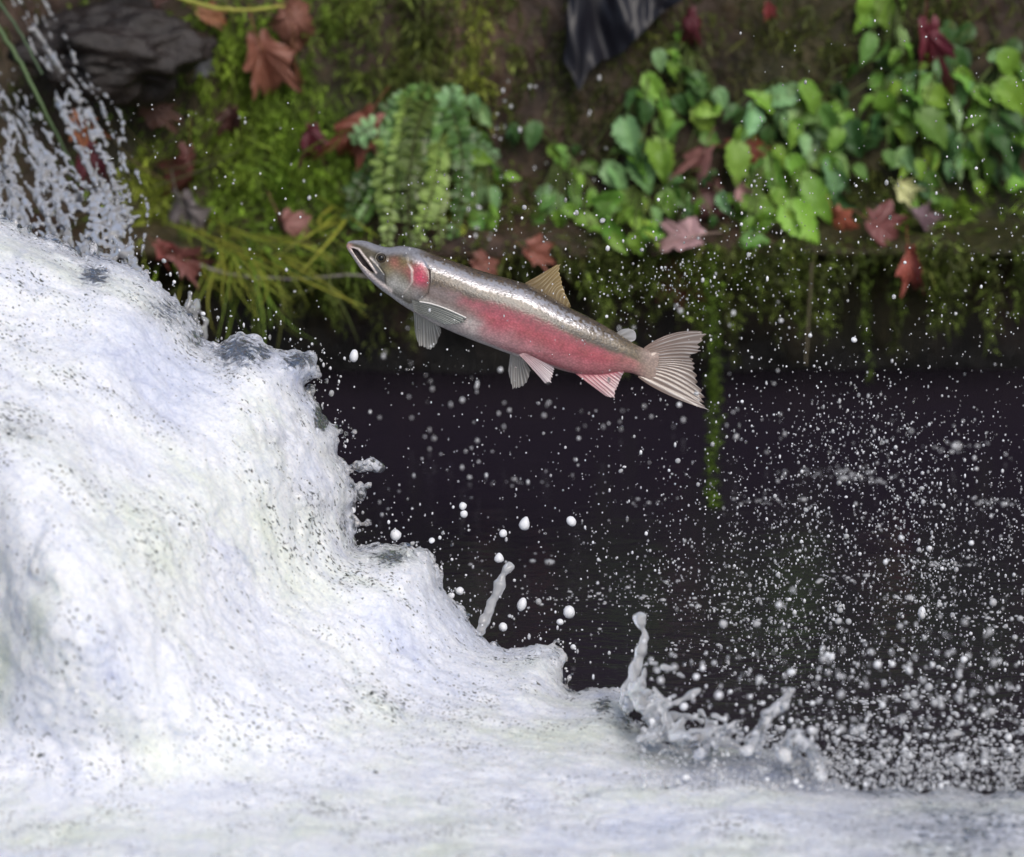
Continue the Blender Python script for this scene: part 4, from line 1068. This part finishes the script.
def build_fern():
    base = wall(424, 92, .0)[0][0]
    root = empty("fern", base, "drooping pale green fern hanging on the moss above the fish's head", "fern")
    rng = np.random.default_rng(8)
    tips = [(366, 196), (374, 222), (384, 236), (392, 246), (403, 240), (413, 247), (424, 232), (436, 246), (446, 220), (455, 195), (462, 158), (466, 182), (379, 176), (396, 200), (416, 190), (440, 182), (452, 140), (428, 160), (372, 150), (404, 160), (446, 244)]
    tips = [t_ for k_, t_ in enumerate(tips) if k_ not in (4, 9, 13, 15, 17)]
    tips = tips + [(t_[0] + rng.normal(0, 9), t_[1] - abs(rng.normal(0, 34)) - 6) for t_ in tips[::3]]
    leafv = np.array([(0, 0, 0), (.5, .32, .03), (1, .10, -.05), (.95, -.22, -.06), (.45, -.30, .03), (.5, 0, .0)])
    for ti, (tx, ty) in enumerate(tips):
        _, _, dd = px_of(wall(tx, ty, .0)[0][0])
        tip = P(tx, ty, dd - rng.uniform(.03, .10)) - base
        s0 = np.array([np.clip(tip[0] * .15, -.03, .03) + rng.normal(0, .012), -.01, rng.uniform(-.05, .03) - .12 * abs(tip[0])])
        arch = np.array([(tip[0]) * rng.uniform(.5, 1.0), -rng.uniform(.05, .12), rng.uniform(-.02, .035)])
        t = np.linspace(0, 1, 24)[:, None]
        cv = s0 * (1 - t) ** 2 + 2 * t * (1 - t) * (s0 + arch) + t ** 2 * tip
        cv = cv + np.array([1, 0, 0]) * (.020 * np.sin(t * rng.uniform(3, 6) + rng.uniform(0, 6)) * t + rng.normal(0, .024) * t ** 2)
        low = ty > 215
        col = np.array((.22, .38, .18)) if not low else np.array((.20, .29, .07))
        if ti % 4 == 1: col = np.array((.12, .24, .06))
        col = col * rng.choice([.5, .75, 1.0, 1.3])
        V, F, C_ = [], [], []
        L = np.linalg.norm(np.diff(cv, axis=0), axis=1).sum()
        npn = int(L / .0052); n0 = 0
        tt = np.linspace(.10, 1, npn)
        cp = np.stack([np.interp(tt, t[:, 0], cv[:, i]) for i in range(3)], 1)
        tg = np.gradient(cp, axis=0); tg /= np.linalg.norm(tg, axis=1, keepdims=True)
        tt = np.clip(tt + rng.normal(0, .25 / npn, npn), .05, 1); cp = np.stack([np.interp(tt, t[:, 0], cv[:, i]) for i in range(3)], 1)
        for k in range(npn):
            side = np.cross(tg[k], (0, -1, .25)); side /= np.linalg.norm(side)
            nz = np.cross(side, tg[k])
            sz = (.0185 * math.sin(math.pi * min(1, (.12 + .88 * (1 - tt[k]) ** .8) * .9)) + .003) * rng.uniform(.7, 1.3)
            for sg in (1, -1):
                a = side * sg * rng.uniform(.7, 1.1) + tg[k] * rng.uniform(-.2, .7) + nz * rng.normal(-.05, .5); b = np.cross(nz, a)
                q = cp[k] + tg[k] * (.002 * sg) + sz * rng.uniform(.8, 1.15) * (leafv[:, :1] * a + leafv[:, 1:2] * b * .95 + leafv[:, 2:] * nz * 2)
                V.append(q); F += [(n0, n0 + 4, n0 + 5, n0 + 1), (n0 + 1, n0 + 5, n0 + 3, n0 + 2), (n0 + 5, n0 + 4, n0 + 3, n0 + 3)]
                C_.append(np.tile(col * rng.uniform(.75, 1.3), (6, 1))); n0 += 6
        F = [f if len(set(f)) == 4 else (f[0], f[1], f[2], f[2]) for f in F]
        F = np.array([[a, b, c] for a, b, c, d in F] + [[a, c, d] for a, b, c, d in F if d != c])
        M_FERN = bpy.data.materials.get("fern_leaf") or mat_tint("fern_leaf", .4, .5, 0, .3)
        fr = obj("frond", mesh("frond", np.concatenate(V), F, M_FERN, True, np.concatenate(C_)), root)
        mid = obj("midrib", tube_mesh("midrib", cv, np.linspace(.0014, .0005, 24), M_STEM, None, 5), fr)
        mid.color = (.05, .04, .015, 1)
build_fern()

def build_grass():
    rng = np.random.default_rng(4)
    defs = [("tuft of long yellow green grass trailing down toward the white water", (205, 225), 26, (235, 300), YELLOW), ("tuft of pale grass arching right above the ledge's left end", (235, 235), 26, (300, 290), YELLOW * 1.15),
            ("tuft of upright thin grass in the bright moss below the big brown leaf", (285, 200), 22, (290, 150), BRIGHT * 1.3), ("tuft of grass hanging over the ledge left of the twig", (255, 262), 22, (262, 330), BRIGHT),
            ("tuft of grass hanging over the ledge below the twig", (298, 268), 18, (300, 325), OLIVE * 1.6), ("tuft of broad bright grass just left of the fish's snout", (345, 215), 9, (330, 252), YELLOW), ("tuft of dry straw coloured grass at the moss's left border", (160, 175), 14, (180, 110), np.array((.16, .15, .07)))]
    for label, (bx, by), n, (tx, ty), col in defs:
        base = wall(bx, by, 0)[0][0]
        root = empty("grass_tuft", base, label, "grass", "grass tufts on the bank")
        for k in range(n):
            b0 = wall(bx + rng.normal(0, 14), by + rng.normal(0, 8), .0)[0][0]
            ex, ey = tx + rng.normal(0, 38), ty + rng.normal(0, 26)
            pe = wall(ex, ey, .0)[0][0]; _, _, d = px_of(pe); b_end = P(ex, ey, min(d, 8.15) - rng.uniform(.02, .08))
            t = np.linspace(0, 1, 12)[:, None]
            c = b0 * (1 - t) ** 2 + 2 * t * (1 - t) * ((b0 + b_end) / 2 + np.array([rng.normal(0, .05), -.06, rng.uniform(-.02, .07)])) + t ** 2 * b_end
            wd = rng.uniform(.0010, .0022) * (1.6 if n < 10 else 1)
            side = np.cross(np.gradient(c, axis=0), (0, -1, .3)); side /= np.linalg.norm(side, axis=1, keepdims=True)
            ww = wd * (1 - t ** 2 * .9); fold = np.array([0, -.4, .4]) * ww
            v = np.stack([c - side * ww, c + fold, c + side * ww], 1).reshape(-1, 3) - base
            i = np.arange(11)[:, None] * 3 + np.arange(2)[None]
            f = np.stack([i, i + 1, i + 4, i + 3], -1).reshape(-1, 4)
            cc = np.tile(np.array(col) * rng.uniform(.6, 1.3) * np.array([rng.uniform(.9, 1.2), 1, 1]), (36, 1))
            obj("blade", mesh("blade", v, f, M_MOSS, True, cc), root)
build_grass()

RED, BRN, DRK, PNK, MAR, GRY, CRM = (.19, .040, .022), (.17, .055, .030), (.07, .022, .018), (.42, .19, .17), (.11, .018, .024), (.20, .16, .16), (.60, .48, .22)
DEADS = [  # label, px, py, size px, tip angle, colour, curl, tilt
 ("big reddish brown fallen leaf hanging with its lobes down at upper left", 262, 48, 68, 75, (.25, .080, .050), .8, .1), ("brown fallen leaf folded over at the top, right of the big hanging one", 292, 14, 60, 60, (.22, .075, .05), .8, .5), ("thin brown leaf lobe hanging below the folded leaf at the top", 294, 50, 44, 95, BRN, 1.2, .2),
 ("small orange brown fallen leaf at the top in bright moss", 205, 12, 32, 20, (.24, .08, .035), .7, .4), ("dark brown fallen leaf at the top border above the grey rock", 140, 4, 42, 10, DRK, .6, .6), ("curled rusty fallen leaf left of the fern", 368, 122, 66, 125, (.21, .055, .035), 1.0, .2), ("small dark red fallen leaf with a pale stalk in the moss", 312, 132, 40, 95, MAR, 1.0, .3),
 ("long dark red folded leaf in the moss beside the grey rock", 191, 158, 66, 88, (.12, .030, .024), 1.3, .2), ("orange brown fallen leaf caught in the thin white water at left", 76, 122, 42, 45, (.26, .075, .03), .9, .3), ("dark red fallen leaf under the thin white water at left", 88, 152, 44, 80, MAR, 1.0, .3),
 ("greyish brown wet leaf below the long dark red folded leaf", 182, 205, 60, 80, (.15, .10, .095), 1.0, .2), ("dull brown leaf under the grey rock's right end", 150, 108, 42, 10, (.13, .05, .035), .9, .3), ("pale grey round bit of leaf in the bright moss", 202, 60, 24, 80, GRY, .5, .2), ("small brown leaf in bright moss, left of centre", 232, 112, 34, 100, DRK, .9, .3),
 ("pinkish red fallen leaf in grass left of the fern's foot", 285, 222, 56, 70, (.26, .09, .075), .9, .3), ("pale pink fallen maple leaf on the ledge above a red one", 690, 238, 54, 190, (.46, .22, .21), .5, .7), ("red fallen maple leaf hanging over the ledge below the pale pink one", 682, 268, 56, 95, (.30, .075, .055), .5, .1),
 ("pink and rust curled leaf in the middle of the leafy plants", 704, 152, 44, 120, (.34, .13, .11), 1.0, .3), ("rust red leaf lying behind the middle leafy plants", 742, 146, 52, 0, (.16, .035, .02), .9, .4), ("dull maroon leaf low behind the middle leafy plants", 715, 192, 48, 80, (.12, .045, .04), .8, .3), ("small pink leaf between long drooping green leaves", 742, 190, 26, 60, PNK, .8, .4),
 ("orange red fallen leaf pointing up on the ledge", 838, 214, 36, 60, (.36, .085, .05), 1.0, .3), ("purple red wet leaf lying on the ledge at right", 878, 224, 58, 5, (.19, .055, .05), .6, .9), ("red leaf lobe hanging down over the ledge at right", 911, 256, 48, 85, (.32, .07, .05), 1.1, .1), ("dull purplish fallen leaf at the ledge's back left of the bright moss", 922, 218, 42, 10, (.17, .085, .095), .6, .8),
 ("long dark red leaf hanging at the top right among green leaves", 928, 32, 72, 88, (.15, .022, .030), 1.3, .1), ("cream and yellow fallen leaf in front of the small pale plant", 903, 188, 30, 30, CRM, .6, .5), ("dark red leaf at the top, right of the black sheet", 692, 18, 42, 85, MAR, 1.1, .2), ("flat red leaf on the wet ledge just behind the fish's back", 534, 250, 40, 0, (.26, .075, .05), .5, .9), ("red brown leaf on the wet ledge right above the fish's back", 482, 262, 36, 10, (.22, .07, .05), .5, .9),
 ("dull red leaf where the thin water meets the ledge at left", 180, 258, 46, 30, (.20, .06, .05), .8, .5), ("small brick red leaf at the ledge in front of the dark gap", 160, 246, 28, 40, (.26, .06, .05), .8, .5), ("small red leaf at the top border right of centre", 768, 6, 20, 80, (.22, .03, .03), .9, .3)]
def build_dead():
    rng = np.random.default_rng(12)
    st = petiole()
    for k, (label, x, y, L, a, col, curl, tilt) in enumerate(DEADS):
        me = maple_mesh(k + 40, curl)
        c = wall(x, y, 0)[0][0] + np.array([0, -.065, .01]); _, _, d = px_of(c); c = P(x, y, d)
        if x < 120: c = P(x, y, d - .22)
        Lm = L * S * d / D * 1.2; col = tuple(np.array(col) * np.array([1.05, 1.35, 1.45]))
        M3 = basis(a, -tilt * .8, rng.normal(0, .25), (rng.normal(0, .2), -.9, .25 + tilt * .8))
        # the leaf's lobed end is its -Y..+Y axis: tip at +Y
        asp = .62 if curl > 1.0 else .85
        o = obj("fallen_leaf", me)
        o.matrix_world = Matrix.Translation(Vector(c)) @ M3.to_4x4() @ Matrix.Scale(Lm, 4) @ Matrix.Diagonal((asp, 1, 1, 1))
        o.color = (*col, 1)
        tag(o, label, "dead leaf", "fallen leaves on the bank")
        so = obj("stalk", st, o, (0, -.02, .0)); so.color = (col[0] * 1.1, col[1] * 1.3, col[2], 1)
build_dead()

# twigs and stalks
def twig(label, pts, r, col, cat="twig", out=.05, name="twig"):
    c = []
    for x, y in pts:
        q = wall(x, y, 0)[0][0]; _, _, d = px_of(q); c.append(P(x, y, min(d, 8.2) - out))
    c = crom(np.array(c), 30); c = c + RNG.normal(0, r * .15, c.shape); b = c[0].copy()
    o = obj(name, tube_mesh(name, c - b, np.linspace(r, r * .6, 30), M_STEM, None, 8), None, b); o.color = (*col, 1)
    tag(o, label, cat)
twig("thin grey twig lying level along the ledge left of the fish's mouth", [(190, 262), (235, 275), (290, 279), (345, 275), (372, 277)], .003, (.22, .20, .19))
twig("yellow green leaf stalk slanting across the top at upper left", [(176, -4), (215, 8), (250, 10), (285, 6)], .005, (.30, .30, .05), "stalk", .05, "leaf_stalk")
twig("long green stalk leaning down across the thin white water at far left", [(-12, 12), (20, 62), (48, 118), (74, 168)], .005, (.08, .13, .05), "stalk", .30, "green_stalk")
twig("second thin green stalk at far left, above the leaning one", [(-10, -10), (18, 30), (42, 74)], .0035, (.06, .10, .05), "stalk", .28, "green_stalk")
twig("thin pale root hanging from the ledge right of the moss strand", [(812, 262), (809, 310), (806, 365)], .003, (.10, .085, .05), "root", .03, "hanging_root")

# grey rock at upper left
def build_rock():
    iv, if_ = ico(5)
    c = P(112, 52, 8.16)
    v = iv * np.array([.16, .10, .085])
    v = v * (1 + .38 * fbm(iv + 3, 2.2, 6)[:, None]) + iv * .016 * noise(v * np.array([.4, 1, 1.6]), 40)[:, None]
    m = N("grey_wet_stone").set(Roughness=.35, Specular_IOR_Level=.45)
    a = m.noise(16, 6, m.coords((.35, 1, 1)), .65)
    m.color(m.ramp(a, [(.3, (.012, .010, .009)), (.55, (.026, .020, .018)), (.75, (.05, .042, .040))])); m.bump(m.math('ADD', a, m.noise(60, 5, None, .7)), .6, .012)
    o = obj("rock", mesh("rock", v, if_, m.m), None, c)
    tag(o, "grey wet rock beside the thin white water at upper left", "rock")
build_rock()

# glossy black drape at the top
def build_drape():
    n, k = 90, 60
    u = np.linspace(0, 1, n)[:, None]; t = np.linspace(0, 1, k)[None]
    bot = np.interp(u[:, 0], [0, .06, .14, .2, .3, .42, .55, .7, .85, 1], [62, 70, 92, 72, 60, 56, 44, 30, 12, 0])[:, None]
    px = 566 + 116 * u + 3 * np.sin(t * 4 + u * 9); py = -70 + (bot + 70) * t
    p0 = wall(618, 20, 0)[0][0]; _, _, d0 = px_of(p0)
    q_ = np.stack([np.broadcast_to(u * 5 - t * .8, (n, k)), np.broadcast_to(t * .9, (n, k)), np.zeros((n, k))], -1).reshape(-1, 3)
    fold = (.045 * noise(q_, .8, 3) + .012 * noise(q_ * [1, 2, 1], 2.3, 5)).reshape(n, k)
    dep = d0 - .055 + fold * (.5 + .5 * t) + .03 * (1 - t) * 0
    v = P(px, py, dep).reshape(-1, 3); b = v.mean(0)
    i = np.arange(n - 1)[:, None] * k + np.arange(k - 1)[None]
    f = np.stack([i, i + 1, i + k + 1, i + k], -1).reshape(-1, 4)
    v2 = v + FWD * .004; K = len(v)
    m = N("glossy_black").set(Base_Color=(.009, .009, .014, 1), Roughness=.42, Specular_IOR_Level=.35)
    m.bump(m.noise(22, 4, m.coords((1, 1, .3))), .18, .01)
    o = obj("black_sheet", mesh("black_sheet", np.concatenate([v, v2]) - b, np.concatenate([f, f[:, ::-1] + K]), m.m), None, b)
    tag(o, "glossy black folded sheet hanging over the bank at the top", "black sheet")
build_drape()

# ------------------------------------------------------------------ foam on the pool, spray, droplets
IV1, IF1 = ico(1); IV2, IF2 = ico(2)
def balls(name, c, r, mat, iv, if_, squash=None):
    n = len(c); s = np.ones((n, 3)) if squash is None else squash
    v = (c[:, None] + iv[None] * (r[:, None] * s)[:, None]).reshape(-1, 3)
    f = (if_[None] + (np.arange(n) * len(iv))[:, None, None]).reshape(-1, 3)
    return mesh(name, v, f, mat)

def build_foam():
    P_, R_ = [], []
    patches = [(835, 470, 38, 5, 160), (870, 478, 26, 4, 80), (770, 498, 22, 5, 90), (840, 572, 34, 6, 150), (905, 596, 26, 5, 120), (690, 600, 50, 8, 260), (610, 596, 40, 8, 200), (560, 592, 40, 7, 150), (655, 578, 30, 5, 100), (940, 560, 30, 6, 150), (990, 500, 26, 5, 100),
               (760, 615, 30, 6, 150), (1000, 615, 40, 8, 200), (900, 690, 60, 14, 260), (980, 720, 60, 14, 300), (840, 700, 40, 10, 160), (430, 575, 30, 8, 60), (500, 560, 40, 6, 70), (955, 445, 24, 4, 60), (650, 500, 24, 4, 40), (520, 480, 40, 4, 40), (740, 665, 40, 10, 180), (700, 640, 40, 8, 160)]
    for cx, cy, rx, ry, n in patches:
        n = int(n * (.34 if cy < 560 else .20)); rx *= 1.5; ry *= 1.3
        a = RNG.normal(0, .5, n); b = RNG.normal(0, .45, n) + .5 * np.cos(a * 2)
        P_.append(on_pool(cx + a * rx, cy + b * ry)); R_.append(RNG.gamma(2.0, .0009, n) + .0007)
    n = 800
    x, y = RNG.uniform(760, 1120, n), 772 - RNG.exponential(22, n)
    P_.append(on_pool(x, y)); R_.append(RNG.gamma(2.0, .0012, n) + .0008)
    c, r = np.concatenate(P_), np.concatenate(R_)
    sq = np.ones((len(r), 3)); sq[:, 2] = .55
    o = obj("pool_foam", balls("pool_foam", c, r, M_DROP, IV1, IF1, sq))
    tag(o, "drifting patches of pale foam bubbles on the dark pool", "foam", kind="stuff")
build_foam()

def build_spray():
    c, r, near = [], [], []
    def put(px, py, dep, rad): c.append(P(px, py, dep)); r.append(rad * S * dep / D)
    # fine spray over the dark pool, thicker toward the lower right
    n = 66000
    x, y = RNG.uniform(380, 1040, n), RNG.uniform(170, 790, n)
    dens = smooth(380, 1024, x) ** 1.5 * smooth(250, 760, y) ** 1.6 + .28 * np.exp(-((x - 860) / 120) ** 2 - ((y - 470) / 70) ** 2) + .05 + .18 * np.exp(-((x - 690) / 80) ** 2 - ((y - 280) / 50) ** 2) + .5 * np.exp(-((x - 800) / 60) ** 2 - ((y - 640) / 60) ** 2)
    cl = fbm(np.stack([x, y, x * 0], 1), .02, 3)
    k = RNG.random(n) < dens * np.clip(.8 + .9 * cl, .1, 2)
    x, y = x[k], y[k]; n = len(x)
    put(x, y, 7.0 + RNG.normal(0, .16, n), np.clip(RNG.lognormal(-.36, .45, n), .4, 3.2))
    n = 500; x, y = 1024 - RNG.exponential(130, n), 790 - RNG.exponential(60, n); put(x, y, 6.75 + RNG.normal(0, .2, n), np.clip(RNG.lognormal(.3, .5, n), .6, 4))
    n = 5200; x = RNG.uniform(640, 1045, n); put(x, 790 - RNG.exponential(24, n), RNG.uniform(6.36, 6.60, n), np.clip(RNG.lognormal(-.1, .5, n), .5, 3.4))
    # out of focus drips behind, many in falling lines under the ledge
    for cx in (428, 432, 470, 476, 500, 548, 575, 578, 620, 680, 640, 730, 780, 410, 385):
        q = RNG.integers(4, 11); put(cx + RNG.normal(0, 3, q), RNG.uniform(300, 560, q), np.full(q, RNG.uniform(7.75, 8.1)), RNG.uniform(1.2, 2.5, q))
    for cx, y0, y1 in ((505, 70, 150), (498, 110, 260), (470, 200, 250), (540, 150, 230), (478, 190, 240), (590, 70, 180), (522, 60, 110)):
        q = RNG.integers(3, 8); put(cx + RNG.normal(0, 8, q), RNG.uniform(y0, y1, q), np.full(q, 8.0), RNG.uniform(1.2, 2.2, q))
    n = 260; put(RNG.uniform(370, 1020, n), RNG.uniform(400, 700, n), RNG.uniform(7.5, 8.05, n), RNG.uniform(1.0, 2.4, n))
    # blurred lumps nearer the camera at lower right
    n = 300; put(np.clip(RNG.normal(900, 85, n), 650, 1040), np.clip(RNG.normal(695, 45, n), 590, 800), RNG.uniform(5.95, 6.55, n), np.clip(RNG.lognormal(.62, .42, n), 1, 4))
    n = 60; put(RNG.uniform(640, 800, n), RNG.uniform(650, 740, n), RNG.uniform(6.1, 6.55, n), RNG.uniform(1.2, 3.0, n))
    # drops over the white water's edge and in front of it
    k = RNG.integers(0, len(CV), 1800)
    p = CV[k] + CN[k] * RNG.exponential(.012, (len(k), 1)); ok = (CPX[k] > -20)
    c.append(p[ok]); r.append(np.clip(RNG.lognormal(-.3, .45, ok.sum()), .4, 2.6) * S)
    n = 900; i = RNG.integers(0, len(CV), 60000); e = (CPX[i] < 640)
    # specks above the rim
    sx = np.array([s_[0] for s_ in SIL[3:60]], float); sy = np.array([s_[1] for s_ in SIL[3:60]], float)
    q = RNG.integers(0, len(sx), 420); put(sx[q] + RNG.exponential(11, 420) - 2, sy[q] - RNG.exponential(9, 420) + 3, 6.98 + RNG.normal(0, .06, 420), np.clip(RNG.lognormal(-.1, .5, 420), .4, 3))
    n = 120; put(RNG.uniform(90, 330, n), RNG.uniform(100, 330, n), 7.3 + RNG.normal(0, .2, n), np.clip(RNG.lognormal(-.1, .4, n), .5, 2.4))
    n = 160; put(RNG.uniform(740, 1024, n), RNG.uniform(20, 260, n), 7.0 + RNG.normal(0, .15, n), np.clip(RNG.lognormal(-.25, .3, n), .5, 1.8))
    c, r = np.concatenate(c), np.concatenate(r)
    ok = (c[:, 2] > r) & (r > 0)
    c, r = c[ok], r[ok]
    # the 292 largest outside the white water stand alone, the rest is one mass of spray
    px, py, d = px_of(c)
    lone = (px > -5) & (px < 1029) & (py > 0) & (py < 857)
    sc = r / d * lone
    order = np.argsort(-sc); big, rest = order[:286], order[286:]
    sq = RNG.uniform(.7, 1.15, (len(rest), 3)); sq[:, 2] *= RNG.uniform(.9, 1.7, len(rest))
    o = obj("water_spray", balls("water_spray", c[rest], r[rest], M_SPRAY, IV1, IF1, sq))
    tag(o, "fine bright spray of water drops in the air over the pool", "spray", kind="stuff")
    me = [mesh("droplet", IV2 * (1 + .10 * noise(IV2 + s_, 1.4, s_))[:, None], IF2, M_DROP if s_ < 4 else M_WHITE_DROP) for s_ in range(6)]
    for k in big:
        q = bpy.data.objects.new("water_droplet", me[RNG.integers(6)]); link(q)
        q.location = c[k]; q.scale = r[k] * RNG.uniform(.8, 1.25, 3); q.rotation_euler = RNG.uniform(0, 6, 3)
        lb, gr = (("soft blurred water drip falling behind, below the mossy ledge", "blurred drips behind the fish") if d[k] > 7.4 else
                  ("soft blurred water drop near the camera over the lower right water", "blurred drops near the camera") if d[k] < 6.68 else
                  ("small sharp water drop flying over the dark pool", "sharp flying water drops"))
        tag(q, lb, "water drop", gr)
    # the few that the eye picks out
    solo = [("large bright oval water drop below the fish's head at the rim of the white water", 354, 356, 4.5, 6.8), ("bright pear-shaped water drop below the fish's middle, between two others in a row", 525, 523.5, 5.4, 7.2), ("bright tilted water drop under the fish, rightmost of a row of three", 571.5, 521.5, 6, 4.6), ("round bright water drop under the fish, leftmost of a row of three", 503, 533.5, 4.2, 4.4),
            ("comet-shaped water drop above the thin beaded strand of water", 499, 558, 5, 5), ("round clear water drop floating above the pool's edge, left of the fallen row", 395.5, 535, 6, 6), ("lumpy white water drop in the spray at right of the thin strand", 569, 612, 6, 7), ("small round white drop left of the lumpy one", 560, 622, 3.6, 3.4),
            ("tall clear water drop right of the thin beaded strand", 522, 604, 4.5, 7.5), ("round white water drop right of the waterfall's middle edge", 503, 627, 4.4, 4.6), ("white drop stuck close to the edge, left of the thin strand", 460, 591, 4.4, 4.4), ("large half-dome lump of white water in the spray at lower right", 814, 674, 9, 7), ("round white lump right of the half-dome lump", 830, 678, 6, 5.5),
            ("small white drop in the clear below the fish's tail", 854, 340, 3.2, 3.0), ("bright long drop in the spray near the right border", 922, 613, 4.2, 6.8), ("upper of two round drops touching each other, left of the row of three", 463, 506, 4, 4), ("lower of two round drops touching each other, left of the row of three", 464, 514, 3.8, 4.0)]
    for k, (lb, x, y, a, b) in enumerate(solo):
        v = IV2.copy(); v = v * (1 + .14 * noise(v + k, 1.3, k))[:, None]
        if "pear" in lb or "comet" in lb: v[:, 0] *= 1 - .35 * v[:, 2]
        q = obj("water_droplet", mesh("droplet", v * np.array([a, (a + b) / 2, b]) * S, IF2, M_WHITE_DROP), None, P(x, y, 6.99))
        q.rotation_euler = (0, RNG.uniform(-.3, .3) if "tilted" not in lb else .9, 0)
        tag(q, lb, "water drop", "flying water drops")
build_spray()
